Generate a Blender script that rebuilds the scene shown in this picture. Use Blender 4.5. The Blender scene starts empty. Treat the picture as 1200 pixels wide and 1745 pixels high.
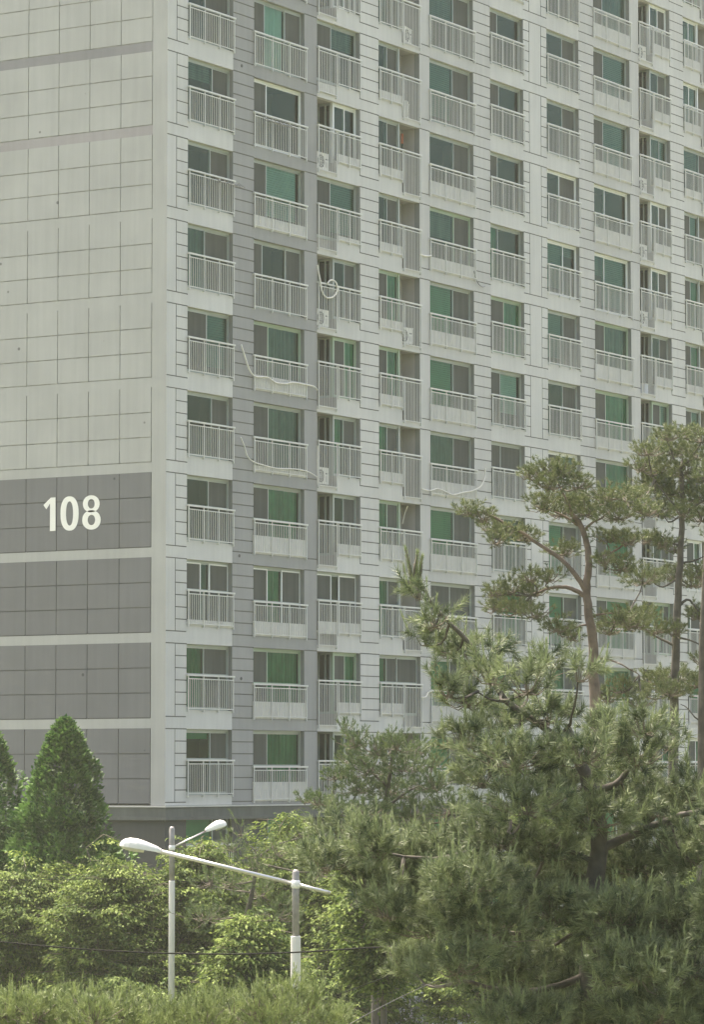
import bpy, math, random
import numpy as np
from mathutils import Vector, Matrix
random.seed(7); RNG = np.random.default_rng(7)
D = bpy.data
SC = bpy.context.scene
COL = SC.collection

# ---------------------------------------------------------------- camera
F = 5926.9; YAW = 1.0231271; PITCH = 0.07469005; ROLL = -0.00076733
CAM = np.array([-93.837, -64.371, 9.5656])
_cy, _sy, _cp, _sp = math.cos(YAW), math.sin(YAW), math.cos(PITCH), math.sin(PITCH)
FWD = np.array([_sy*_cp, _cy*_cp, _sp]); _r = np.array([_cy, -_sy, 0.0]); _u = np.cross(_r, FWD)
RT = math.cos(ROLL)*_r + math.sin(ROLL)*_u; UP = -math.sin(ROLL)*_r + math.cos(ROLL)*_u
cam = D.cameras.new("Camera"); co = D.objects.new("Camera", cam); COL.objects.link(co)
cam.sensor_fit = 'HORIZONTAL'; cam.sensor_width = 36.0; cam.lens = 36.0*F/1200.0
cam.clip_start = 1.0; cam.clip_end = 3000.0
m = Matrix(((RT[0], UP[0], -FWD[0], CAM[0]), (RT[1], UP[1], -FWD[1], CAM[1]), (RT[2], UP[2], -FWD[2], CAM[2]), (0, 0, 0, 1)))
co.matrix_world = m
SC.camera = co

def ray(px, py):
    return FWD + RT*((px-600)/F) + UP*((872.5-py)/F)
def P(px, py, d):                       # a point seen at photo pixel (px,py), d metres along the view
    return CAM + ray(px, py)*d
def on_front(px, py, y=0.0):
    r = ray(px, py); return CAM + r*((y-CAM[1])/r[1])
def on_gable(px, py, x=0.0):
    r = ray(px, py); return CAM + r*((x-CAM[0])/r[0])
def pix(p):
    v = np.array(p)-CAM; z = v@FWD
    return 600+F*(v@RT)/z, 872.5-F*(v@UP)/z, z

# ---------------------------------------------------------------- sky, sun, exposure
SUN_AZ = math.radians(16); SUN_EL = math.radians(66)
w = D.worlds.new("World"); SC.world = w; w.use_nodes = True
nt = w.node_tree; bg = nt.nodes['Background']
sky = nt.nodes.new('ShaderNodeTexSky'); sky.sky_type = 'NISHITA'; sky.sun_disc = False
sky.sun_elevation = SUN_EL; sky.sun_rotation = SUN_AZ; sky.dust_density = 6.0; sky.air_density = 0.8; sky.ozone_density = 0.6
nt.links.new(sky.outputs[0], bg.inputs[0]); bg.inputs[1].default_value = 0.13
sl = D.lights.new("sun", 'SUN'); sl.energy = 2.8; sl.angle = math.radians(0.6); sl.color = (1.0, 0.94, 0.84)
so = D.objects.new("sun", sl); COL.objects.link(so); so.location = (0, 0, 80)
sd = Vector((math.sin(SUN_AZ)*math.cos(SUN_EL), math.cos(SUN_AZ)*math.cos(SUN_EL), math.sin(SUN_EL)))
so.rotation_euler = sd.to_track_quat('Z', 'Y').to_euler()
SC.view_settings.view_transform = 'Standard'; SC.view_settings.look = 'None'
SC.view_settings.exposure = 2.0; SC.view_settings.gamma = 1.0
try:
    SC.view_settings.use_white_balance = True
    SC.view_settings.white_balance_temperature = 7000.0
    SC.view_settings.white_balance_tint = 11.0
except Exception: pass
SC.cycles.max_bounces = 8; SC.cycles.transparent_max_bounces = 12; SC.cycles.volume_bounces = 1
SC.cycles.use_denoising = True

# ---------------------------------------------------------------- materials
def mat(name, col, rough=0.8, metal=0.0, spec=0.5, noise=0.0, nscale=1.5, streak=0.0, bump=0.0, bscale=60.0, speck=0.0):
    M = D.materials.new(name); M.use_nodes = True; T = M.node_tree; N = T.nodes; L = T.links
    b = N['Principled BSDF']; b.inputs['Base Color'].default_value = (*col, 1)
    b.inputs['Roughness'].default_value = rough; b.inputs['Metallic'].default_value = metal
    b.inputs['Specular IOR Level'].default_value = spec
    tc = N.new('ShaderNodeTexCoord')
    cur = None
    if noise or streak:
        rgb = N.new('ShaderNodeRGB'); rgb.outputs[0].default_value = (*col, 1); cur = rgb.outputs[0]
    def mul(cur, src, amt):
        mr = N.new('ShaderNodeMapRange'); mr.inputs[1].default_value = 0.3; mr.inputs[2].default_value = 0.7
        mr.inputs[3].default_value = 1-amt; mr.inputs[4].default_value = 1+amt*0.5
        L.new(src, mr.inputs[0])
        mx = N.new('ShaderNodeVectorMath'); mx.operation = 'SCALE'
        L.new(cur, mx.inputs[0]); L.new(mr.outputs[0], mx.inputs[3]); return mx.outputs[0]
    if noise:
        n = N.new('ShaderNodeTexNoise'); n.inputs['Scale'].default_value = nscale; n.inputs['Detail'].default_value = 6
        L.new(tc.outputs['Object'], n.inputs['Vector']); cur = mul(cur, n.outputs['Fac'], noise)
    if streak:
        mp = N.new('ShaderNodeMapping'); mp.inputs['Scale'].default_value = (3.0, 3.0, 0.18)
        n = N.new('ShaderNodeTexNoise'); n.inputs['Scale'].default_value = 1.6; n.inputs['Detail'].default_value = 5
        L.new(tc.outputs['Object'], mp.inputs[0]); L.new(mp.outputs[0], n.inputs['Vector']); cur = mul(cur, n.outputs['Fac'], streak)
    if speck:
        v = N.new('ShaderNodeTexVoronoi'); v.inputs['Scale'].default_value = 0.9; v.feature = 'F1'
        L.new(tc.outputs['Object'], v.inputs['Vector'])
        mr = N.new('ShaderNodeMapRange'); mr.inputs[1].default_value = 0.035; mr.inputs[2].default_value = 0.06
        mr.inputs[3].default_value = 1-speck; mr.inputs[4].default_value = 1.0; L.new(v.outputs['Distance'], mr.inputs[0])
        mx = N.new('ShaderNodeVectorMath'); mx.operation = 'SCALE'; L.new(cur, mx.inputs[0]); L.new(mr.outputs[0], mx.inputs[3]); cur = mx.outputs[0]
    if cur is not None: L.new(cur, b.inputs['Base Color'])
    if bump:
        n = N.new('ShaderNodeTexNoise'); n.inputs['Scale'].default_value = bscale; n.inputs['Detail'].default_value = 4
        L.new(tc.outputs['Object'], n.inputs['Vector'])
        bp = N.new('ShaderNodeBump'); bp.inputs['Strength'].default_value = bump; bp.inputs['Distance'].default_value = 0.01
        L.new(n.outputs['Fac'], bp.inputs['Height']); L.new(bp.outputs[0], b.inputs['Normal'])
    return M

W = dict(noise=0.09, nscale=0.5, streak=0.06, bump=0.3, bscale=40)
M = {}
M['light'] = mat('light_wall_paint', (0.56, 0.555, 0.515), 0.85, **W)
M['zone'] = mat('pale_grey_wall_paint', (0.50, 0.495, 0.462), 0.85, **W)
M['dark'] = mat('mid_grey_wall_paint', (0.30, 0.302, 0.288), 0.85, **W)
M['gable'] = mat('gable_wall_paint', (0.37, 0.378, 0.348), 0.85, speck=0.6, **W)
M['gdark'] = mat('gable_dark_paint', (0.152, 0.157, 0.154), 0.85, speck=0.5, **W)
M['gband'] = mat('gable_grey_band_paint', (0.225, 0.225, 0.222), 0.85, **W)
M['gpink'] = mat('gable_pinkish_band_paint', (0.31, 0.298, 0.287), 0.85, **W)
M['groove'] = mat('groove_sealant', (0.13, 0.13, 0.115), 0.9)
M['ggroove'] = mat('gable_groove_sealant', (0.30, 0.305, 0.27), 0.9, noise=0.35, nscale=3)
M['dgroove'] = mat('dark_panel_groove', (0.10, 0.102, 0.095), 0.9)
M['base'] = mat('base_wall_paint', (0.062, 0.065, 0.058), 0.85, **W)
M['cornice'] = mat('cornice_paint', (0.105, 0.115, 0.10), 0.8, noise=0.1, streak=0.12)
M['ledge'] = mat('cornice_cap', (0.5, 0.5, 0.45), 0.7, noise=0.1)
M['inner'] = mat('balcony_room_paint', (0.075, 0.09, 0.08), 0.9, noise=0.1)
M['jamb'] = mat('window_reveal_dark', (0.21, 0.22, 0.20), 0.85, noise=0.1)  # side reveals coloured darker than the wall round them
M['niche'] = mat('niche_paint', (0.37, 0.355, 0.32), 0.9, noise=0.08, streak=0.06)
M['frame'] = mat('window_aluminium', (0.34, 0.385, 0.35), 0.45, metal=0.25)
M['wframe'] = mat('white_window_frame', (0.72, 0.74, 0.70), 0.45)
M['gframe'] = mat('green_tinted_frame', (0.30, 0.40, 0.29), 0.45)
M['rail'] = mat('railing_paint', (0.61, 0.61, 0.56), 0.5, noise=0.06, nscale=2)
M['panel'] = mat('white_board', (0.60, 0.59, 0.545), 0.7, noise=0.10, nscale=3, streak=0.12)
M['screen'] = mat('insect_screen', (0.062, 0.072, 0.06), 0.9, noise=0.12, nscale=1.2, streak=0.25)
M['number'] = mat('white_number_paint', (0.80, 0.80, 0.72), 0.8, noise=0.05)
M['blind'] = mat('teal_blind', (0.17, 0.31, 0.27), 0.7, noise=0.1)
M['blind_g'] = mat('green_blind', (0.10, 0.42, 0.20), 0.7, noise=0.1)
M['blind_l'] = mat('pale_blind', (0.62, 0.74, 0.68), 0.7, noise=0.1)
M['curt'] = mat('grey_green_curtain', (0.18, 0.26, 0.235), 0.9, noise=0.25, nscale=1.5, streak=0.3)
M['curt_g'] = mat('green_curtain', (0.11, 0.42, 0.21), 0.9, noise=0.25, nscale=1.5, streak=0.3)
M['curt_w'] = mat('white_curtain', (0.88, 0.92, 0.88), 0.9, noise=0.1)
M['ac'] = mat('ac_casing', (0.78, 0.77, 0.70), 0.6, noise=0.08)
M['acdark'] = mat('ac_grille', (0.07, 0.07, 0.07), 0.6)
M['hose'] = mat('white_hose', (0.72, 0.70, 0.62), 0.6, noise=0.15, nscale=4)
M['cable'] = mat('black_cable', (0.025, 0.025, 0.022), 0.95, spec=0.1)
M['steel'] = mat('rack_steel', (0.30, 0.30, 0.28), 0.35, metal=0.8)
M['pole'] = mat('grey_pole_metal', (0.26, 0.25, 0.24), 0.5, metal=0.2, noise=0.25, nscale=6, streak=0.3)
M['wpole'] = mat('white_pole_paint', (0.62, 0.61, 0.56), 0.5, noise=0.06, streak=0.12)
M['arm'] = mat('stainless_arm', (0.62, 0.61, 0.58), 0.28, metal=0.85)
M['lamp'] = mat('lamp_shell', (0.74, 0.74, 0.70), 0.4, noise=0.05)
M['lens'] = mat('lamp_lens', (0.50, 0.50, 0.46), 0.15)
M['red'] = mat('orange_plastic', (0.55, 0.16, 0.08), 0.6)
M['blueb'] = mat('blue_white_box', (0.55, 0.60, 0.66), 0.6)
M['bark_red'] = mat('red_pine_bark', (0.165, 0.125, 0.10), 0.95, noise=0.45, nscale=5, bump=1.0, bscale=14)
M['bark'] = mat('grey_pine_bark', (0.095, 0.085, 0.07), 0.95, noise=0.45, nscale=5, bump=1.0, bscale=14)
M['twig'] = mat('twig_bark', (0.15, 0.13, 0.10), 0.9, noise=0.3, nscale=8)
M['ground'] = mat('ground_soil', (0.11, 0.12, 0.07), 0.95, noise=0.35, nscale=0.6)
M['hill'] = mat('added_hill_green', (0.045, 0.075, 0.025), 0.95, noise=0.5, nscale=0.25, bump=1.0, bscale=1.5)  # cover of the unseen hill added as a sky blocker
M['roof'] = mat('roof_concrete', (0.35, 0.35, 0.32), 0.9, noise=0.15)

def glass_mat(name, tint, refl=1.0):
    g = D.materials.new(name); g.use_nodes = True; T = g.node_tree; N = T.nodes; L = T.links
    N.remove(N['Principled BSDF']); out = N['Material Output']
    tr = N.new('ShaderNodeBsdfTransparent'); tr.inputs[0].default_value = (*tint, 1)
    gl = N.new('ShaderNodeBsdfGlossy'); gl.inputs['Roughness'].default_value = 0.02; gl.inputs[0].default_value = (0.36, 0.58, 0.48, 1)
    tc = N.new('ShaderNodeTexCoord'); ns = N.new('ShaderNodeTexNoise'); ns.inputs['Scale'].default_value = 1.1
    bp = N.new('ShaderNodeBump'); bp.inputs['Strength'].default_value = 0.25; bp.inputs['Distance'].default_value = 0.02
    L.new(tc.outputs['Object'], ns.inputs['Vector']); L.new(ns.outputs['Fac'], bp.inputs['Height']); L.new(bp.outputs[0], gl.inputs['Normal'])
    fr = N.new('ShaderNodeFresnel'); fr.inputs[0].default_value = 1.52
    ml = N.new('ShaderNodeMath'); ml.operation = 'MULTIPLY'; ml.inputs[1].default_value = 1.3*refl; L.new(fr.outputs[0], ml.inputs[0])
    mx = N.new('ShaderNodeMixShader'); L.new(ml.outputs[0], mx.inputs[0]); L.new(tr.outputs[0], mx.inputs[1]); L.new(gl.outputs[0], mx.inputs[2])
    L.new(mx.outputs[0], out.inputs[0]); return g
M['glass'] = glass_mat('green_window_glass', (0.46, 0.64, 0.56), 0.7)

def leaf_mat(name, c1, c2, rough=0.5, trans=0.25, spec=0.4):
    g = D.materials.new(name); g.use_nodes = True; T = g.node_tree; N = T.nodes; L = T.links
    b = N['Principled BSDF']; out = N['Material Output']; b.inputs['Roughness'].default_value = rough
    b.inputs['Specular IOR Level'].default_value = spec
    at = N.new('ShaderNodeAttribute'); at.attribute_name = 'tint'
    cr = N.new('ShaderNodeMix'); cr.data_type = 'RGBA'
    cr.inputs[6].default_value = (*c1, 1); cr.inputs[7].default_value = (*c2, 1)
    L.new(at.outputs['Fac'], cr.inputs[0]); L.new(cr.outputs[2], b.inputs['Base Color'])
    tl = N.new('ShaderNodeBsdfTranslucent'); L.new(cr.outputs[2], tl.inputs[0])
    mx = N.new('ShaderNodeMixShader'); mx.inputs[0].default_value = trans
    L.new(b.outputs[0], mx.inputs[1]); L.new(tl.outputs[0], mx.inputs[2]); L.new(mx.outputs[0], out.inputs[0]); return g
M['needle'] = leaf_mat('long_pine_needles', (0.035, 0.062, 0.030), (0.29, 0.345, 0.17), 0.5, 0.18, 0.4)
M['needle_red'] = leaf_mat('red_pine_needles', (0.05, 0.08, 0.03), (0.17, 0.20, 0.075), 0.5, 0.2)
M['needle_mid'] = leaf_mat('short_pine_needles', (0.035, 0.075, 0.025), (0.15, 0.205, 0.07), 0.5, 0.2)
M['needle_low'] = leaf_mat('low_pine_needles', (0.06, 0.095, 0.035), (0.28, 0.34, 0.125), 0.5, 0.2)
M['thuja'] = leaf_mat('conical_tree_foliage', (0.025, 0.078, 0.014), (0.15, 0.275, 0.06), 0.6, 0.2)
M['leaf'] = leaf_mat('broad_leaves', (0.045, 0.085, 0.02), (0.23, 0.30, 0.075), 0.6, 0.3, 0.12)

# ---------------------------------------------------------------- mesh helpers
class MB:
    def __init__(s): s.v = []; s.f = []; s.m = []; s.mats = []; s.off = np.zeros(3)
    def mi(s, k):
        if k not in s.mats: s.mats.append(k)
        return s.mats.index(k)
    def quad(s, a, b, c, d, k):
        n = len(s.v); s.v += [tuple(a), tuple(b), tuple(c), tuple(d)]; s.f.append((n, n+1, n+2, n+3)); s.m.append(s.mi(k))
    def poly(s, pts, k):
        n = len(s.v); s.v += [tuple(p) for p in pts]; s.f.append(tuple(range(n, n+len(pts)))); s.m.append(s.mi(k))
    def box(s, x0, y0, z0, x1, y1, z1, k):
        n = len(s.v); i = s.mi(k)
        s.v += [(x0,y0,z0),(x1,y0,z0),(x1,y1,z0),(x0,y1,z0),(x0,y0,z1),(x1,y0,z1),(x1,y1,z1),(x0,y1,z1)]
        for q in ((0,3,2,1),(4,5,6,7),(0,1,5,4),(1,2,6,5),(2,3,7,6),(3,0,4,7)):
            s.f.append(tuple(n+t for t in q)); s.m.append(i)
    def tube(s, pts, radii, k, sides=8, cap=True):
        pts = [np.array(p, float) for p in pts]; i = s.mi(k)
        if np.isscalar(radii): radii = [radii]*len(pts)
        up = np.array([0.0, 0.0, 1.0]); prev = None; rings = []
        for j, p in enumerate(pts):
            t = pts[min(j+1, len(pts)-1)]-pts[max(j-1, 0)]; t = t/(np.linalg.norm(t)+1e-9)
            a = prev if prev is not None else (up if abs(t[2]) < .9 else np.array([1.0, 0, 0]))
            a = a-t*(a@t); a /= np.linalg.norm(a)+1e-9; b = np.cross(t, a); prev = a
            n = len(s.v)
            for q in range(sides):
                an = 2*math.pi*q/sides; s.v.append(tuple(p+radii[j]*(math.cos(an)*a+math.sin(an)*b)))
            rings.append(n)
        for j in range(len(rings)-1):
            for q in range(sides):
                q2 = (q+1) % sides
                s.f.append((rings[j]+q, rings[j]+q2, rings[j+1]+q2, rings[j+1]+q)); s.m.append(i)
        if cap:
            s.f.append(tuple(rings[0]+q for q in reversed(range(sides)))); s.m.append(i)
            s.f.append(tuple(rings[-1]+q for q in range(sides))); s.m.append(i)
    def build(s, name, parent=None, loc=None, smooth=False):
        me = D.meshes.new(name); v = s.v
        if loc is not None: v = [(a[0]-loc[0], a[1]-loc[1], a[2]-loc[2]) for a in v]
        me.from_pydata(v, [], s.f)
        for k in s.mats: me.materials.append(M[k])
        me.polygons.foreach_set('material_index', s.m)
        if smooth: me.polygons.foreach_set('use_smooth', [True]*len(s.f))
        me.update()
        o = D.objects.new(name, me); COL.objects.link(o)
        if parent is not None: o.parent = parent
        elif loc is not None: o.location = loc
        return o

def tag(o, label=None, cat=None, group=None, kind=None):
    if label: o['label'] = label
    if cat: o['category'] = cat
    if group: o['group'] = group
    if kind: o['kind'] = kind
    return o
def empty(name, loc=(0, 0, 0)):
    o = D.objects.new(name, None); COL.objects.link(o); o.location = [float(c) for c in loc]; o.empty_display_size = 0.3; return o

# ---------------------------------------------------------------- ground
g = MB(); R = 900
g.quad((-R, -R, 0), (R, -R, 0), (R, R, 0), (-R, R, 0), 'ground')
tag(g.build('ground'), kind='structure')

def hill():
    # unseen hillside added behind the camera to block low sky and feed window reflections
    fx = np.array([FWD[0], FWD[1]]); fx /= np.linalg.norm(fx); rx = np.array([fx[1], -fx[0]])
    n = 90; V = []; rr = np.random.default_rng(2); ph = rr.uniform(0, 6, 12)
    for i in range(n+1):
        for j in range(n+1):
            b = 14+(j/n)**1.3*420; a = -560+1120*i/n
            p = CAM[:2]-fx*(b-0.00045*a*a)+rx*a
            hgt = 52*min(1, max(0, (b-14)/120))**.8
            hgt += 2.2*math.sin(p[0]*.21+ph[0])*math.sin(p[1]*.23+ph[1])+1.5*math.sin(p[0]*.57+ph[2])*math.sin(p[1]*.61+ph[3]) if b > 20 else 0
            V.append((p[0], p[1], max(hgt, 0) if j else -.4))
    me = D.meshes.new('added_hill'); F_ = [(i*(n+1)+j, (i+1)*(n+1)+j, (i+1)*(n+1)+j+1, i*(n+1)+j+1) for i in range(n) for j in range(n)]
    me.from_pydata(V, [], F_); me.materials.append(M['hill']); me.polygons.foreach_set('use_smooth', [True]*len(F_)); me.update()
    o = D.objects.new('added_hill', me); COL.objects.link(o); tag(o, kind='structure')
hill()

# ================================================================ the building
BLD = tag(empty('apartment_building'), 'tall grey apartment block numbered 108 with rows of green windows and white balcony railings', 'apartment building')
OPEN = {1: (1.22, 3.95), 2: (5.26, 8.51), 3: (9.35, 12.24), 4: (13.59, 16.54), 5: (17.29, 20.62), 6: (21.94, 24.62)}
for c in range(7, 13):
    a, b = OPEN[c-6]; OPEN[c] = (a+25.337, b+25.337)
for c in (7,): OPEN[c] = (26.56, 29.29)
LOWC = (2, 5, 8, 11); NICHE_L = (3, 9); NICHE_R = (4, 10)
NW = 1.28                                        # niche width
XE = 51.2; DEPTH = 12.7; KMIN, KMAX = -3, 13
FULL = {(3, 9), (3, 7), (3, 2), (10, 9), (4, 1)}
def ztop(k): return 16.6+2.8*(k-2)               # head of the openings on floor k
def zrail(c, k): return 10.0+2.8*k-(0.21 if c in LOWC else 0)
def zbot(c, k): return zrail(c, k)-1.17
def zdeep(k): return 10.0+2.8*k-1.58
ZTOP = ztop(KMAX)+0.9
CORN = 8.5
def colour(x, z):
    if z < CORN: return 'base'
    if 3.95 < x < 9.35: return 'dark'
    if 17.29-0.75 < x < 21.94 or 29.29 < x < 34.69: return 'zone'
    return 'light'

fw = MB()
GW, GD = 0.034, 0.022                            # groove width and depth
def front_rect(x0, x1, z0, z1, grooves=(), k=None):
    k = k or colour((x0+x1)/2, (z0+z1)/2)
    gs = sorted(q for q in grooves if z0+0.02 < q < z1-0.02); z = z0
    for q in gs+[None]:
        top = (q-GW/2) if q is not None else z1
        fw.quad((x0, 0, z), (x1, 0, z), (x1, 0, top), (x0, 0, top), k)
        if q is not None:
            b = q+GW/2
            fw.quad((x0, GD, top), (x1, GD, top), (x1, GD, b), (x0, GD, b), 'groove')
            fw.quad((x0, 0, top), (x1, 0, top), (x1, GD, top), (x0, GD, top), 'groove')
            fw.quad((x0, GD, b), (x1, GD, b), (x1, 0, b), (x0, 0, b), 'groove')
            z = b
def vgroove(x, z0, z1):                          # a groove strip standing between two wall strips
    fw.quad((x-GW/2, GD, z0), (x+GW/2, GD, z0), (x+GW/2, GD, z1), (x-GW/2, GD, z1), 'groove')
    fw.quad((x-GW/2, 0, z0), (x-GW/2, GD, z0), (x-GW/2, GD, z1), (x-GW/2, 0, z1), 'groove')
    fw.quad((x+GW/2, GD, z0), (x+GW/2, 0, z0), (x+GW/2, 0, z1), (x+GW/2, GD, z1), 'groove')
ALLG = [16.6+0.4*n for n in range(-50, 120)]
SPG = [q for q in ALLG if abs(((q-16.6+0.01) % 2.8)-0.01) < 0.05 or abs(((q-17.0+0.01) % 2.8)-0.01) < 0.05]
SPG = [q for q in ALLG if round((q-16.6)/0.4) % 7 in (0, 1)]
def pier(x0, x1, kind):
    """full: grooves every 0.4 m; plain: only at the floor bands"""
    for (za, zb) in ((0.0, CORN), (CORN, ZTOP)):
        if za == 0.0 or kind == 'plain': front_rect(x0, x1, za, zb, SPG)
        elif kind == 'full': front_rect(x0, x1, za, zb, ALLG)
def pier_box(x0, x1, strips):
    """strips: [(xa, xb, grooved)], split by vertical grooves that stop at the floor bands"""
    front_rect(x0, x1, 0, CORN, SPG)
    for k in range(0, KMAX+2):
        lo, hi = ztop(k-1), min(ztop(k), ZTOP)
        if lo >= ZTOP: break
        # band between the two floor grooves
        a = max(lo, CORN)
        if lo+0.4 > CORN: front_rect(x0, x1, a+ (GW/2 if a == lo else 0), lo+0.4-GW/2, ())
        for gz in (lo, lo+0.4):
            if gz > CORN+0.02:
                fw.quad((x0, GD, gz-GW/2), (x1, GD, gz-GW/2), (x1, GD, gz+GW/2), (x0, GD, gz+GW/2), 'groove')
                fw.quad((x0, 0, gz-GW/2), (x1, 0, gz-GW/2), (x1, GD, gz-GW/2), (x0, GD, gz-GW/2), 'groove')
                fw.quad((x0, GD, gz+GW/2), (x1, GD, gz+GW/2), (x1, 0, gz+GW/2), (x0, 0, gz+GW/2), 'groove')
        b0, b1 = lo+0.4+GW/2, hi-GW/2
        b0 = max(b0, CORN)
        if b1 <= b0: continue
        for i, (xa, xb, gr) in enumerate(strips):
            la = xa if i == 0 else xa+GW/2; lb = xb if i == len(strips)-1 else xb-GW/2
            front_rect(la, lb, b0, b1, ALLG if gr else ())
            if i: vgroove(xa, b0, b1)
# corner pier starts proud of nothing; ZTOP cut
pier_box(0.0, 1.22, [(0, 0.55, False), (0.55, 1.22, True)])
pier(3.95, 5.26, 'full'); pier(8.51, 9.35, 'plain')
pier_box(12.24, 13.59, [(12.24, 12.27, False), (12.27, 13.59, True)])
pier(16.54, 17.29, 'plain'); pier(20.62, 21.94, 'full')
pier_box(24.62, 26.56, [(24.62, 25.11, True), (25.11, 26.08, False), (26.08, 26.56, True)])
pier(29.29, OPEN[8][0], 'full'); pier(OPEN[8][1], OPEN[9][0], 'plain')
pier_box(OPEN[9][1], OPEN[10][0], [(OPEN[9][1], OPEN[9][1]+.03, False), (OPEN[9][1]+.03, OPEN[10][0], True)])
pier(OPEN[10][1], OPEN[11][0], 'plain'); pier(OPEN[11][1], OPEN[12][0], 'full')
front_rect(OPEN[12][1], XE, 0, ZTOP, ())
JD = 0.22                                        # jamb depth
rooms = MB()
def niche_range(c):
    a, b = OPEN[c]; return (a, a+NW) if c in NICHE_L else (b-NW, b)
def win_range(c, k):
    a, b = OPEN[c]
    if (c in NICHE_L or c in NICHE_R) and (c, k) not in FULL:
        return (a+NW, b) if c in NICHE_L else (a, b-NW)
    return a, b
for c, (a, b) in OPEN.items():
    isn = c in NICHE_L or c in NICHE_R
    na, nb = niche_range(c) if isn else (0, 0)
    for k in range(KMIN, KMAX+1):
        zt = ztop(k); zb = zbot(c, k); z1 = ztop(k-1) if k > KMIN else 0.0
        full = (not isn) or ((c, k) in FULL)
        wa, wb = win_range(c, k)
        kc = lambda z: colour((a+b)/2, z)
        # wall below the opening
        def below(xa, xb, top):
            if k == 0:                            # the cornice height splits the colour
                front_rect(xa, xb, z1, CORN, (), 'base'); front_rect(xa, xb, CORN, top, ())
            else: front_rect(xa, xb, z1, top, ())
        if isn:
            oa, ob = (nb, b) if c in NICHE_L else (a, na)
            below(oa, ob, zb); below(na, nb, zdeep(k))
        else: below(a, b, zb)
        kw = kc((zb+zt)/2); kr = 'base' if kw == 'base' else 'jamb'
        # jambs, sill, head round the window part
        zl = {True: zdeep(k)}.get(isn)
        def jamb(x, zz0, dep, flip):
            p = [(x, 0, zz0), (x, dep, zz0), (x, dep, zt), (x, 0, zt)]
            if flip: p.reverse()
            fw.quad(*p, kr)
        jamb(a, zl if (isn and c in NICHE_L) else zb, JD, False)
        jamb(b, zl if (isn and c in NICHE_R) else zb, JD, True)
        fw.quad((a, 0, zt), (b, 0, zt), (b, JD, zt), (a, JD, zt), kw)
        if isn:
            oa, ob = (nb, b) if c in NICHE_L else (a, na)
            fw.quad((oa, 0, zb), (oa, JD, zb), (ob, JD, zb), (ob, 0, zb), kw)
            xs = nb if c in NICHE_L else na
            ND = 0.78
            N = MB()
            zd = zdeep(k)
            # lower step beside the niche
            N.quad((xs, 0, zd), (xs, ND, zd), (xs, ND, zb), (xs, 0, zb), 'niche')
            N.quad((na, 0, zd), (nb, 0, zd), (nb, ND, zd), (na, ND, zd), 'niche')       # floor
            if full:
                N.quad((na, JD, zd), (nb, JD, zd), (nb, JD, zb), (na, JD, zb), 'niche')
            else:
                N.quad((na, JD, zt), (nb, JD, zt), (nb, ND, zt), (na, ND, zt), 'niche') # ceiling
                N.quad((na, ND, zd), (nb, ND, zd), (nb, ND, zt), (na, ND, zt), 'niche') # back
                xo = na if c in NICHE_L else nb
                N.quad((xo, JD, zd), (xo, ND, zd), (xo, ND, zt), (xo, JD, zt), 'niche')
            N.build('open_corner', BLD)
        else:
            fw.quad((a, 0, zb), (a, JD, zb), (b, JD, zb), (b, 0, zb), kw)
        # the enclosed balcony behind the window
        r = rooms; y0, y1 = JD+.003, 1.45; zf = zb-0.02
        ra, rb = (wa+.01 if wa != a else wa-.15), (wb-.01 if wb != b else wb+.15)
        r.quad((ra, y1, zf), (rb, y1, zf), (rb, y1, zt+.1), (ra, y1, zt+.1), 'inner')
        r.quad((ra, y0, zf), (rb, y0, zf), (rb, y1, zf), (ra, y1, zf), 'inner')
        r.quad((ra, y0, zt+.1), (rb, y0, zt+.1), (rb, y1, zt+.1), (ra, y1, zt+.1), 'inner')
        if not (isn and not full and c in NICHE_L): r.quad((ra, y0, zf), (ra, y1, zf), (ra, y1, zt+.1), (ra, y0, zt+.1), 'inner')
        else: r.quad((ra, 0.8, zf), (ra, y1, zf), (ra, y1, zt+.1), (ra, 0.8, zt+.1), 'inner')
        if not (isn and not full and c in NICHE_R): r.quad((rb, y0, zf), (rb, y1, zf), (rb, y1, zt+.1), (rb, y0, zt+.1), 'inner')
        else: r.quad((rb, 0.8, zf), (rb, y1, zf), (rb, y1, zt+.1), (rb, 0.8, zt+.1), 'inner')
    front_rect(a, b, ztop(KMAX), ZTOP, ())
fw.build('front_wall', BLD)
rooms.build('balcony_interior', BLD)

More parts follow.
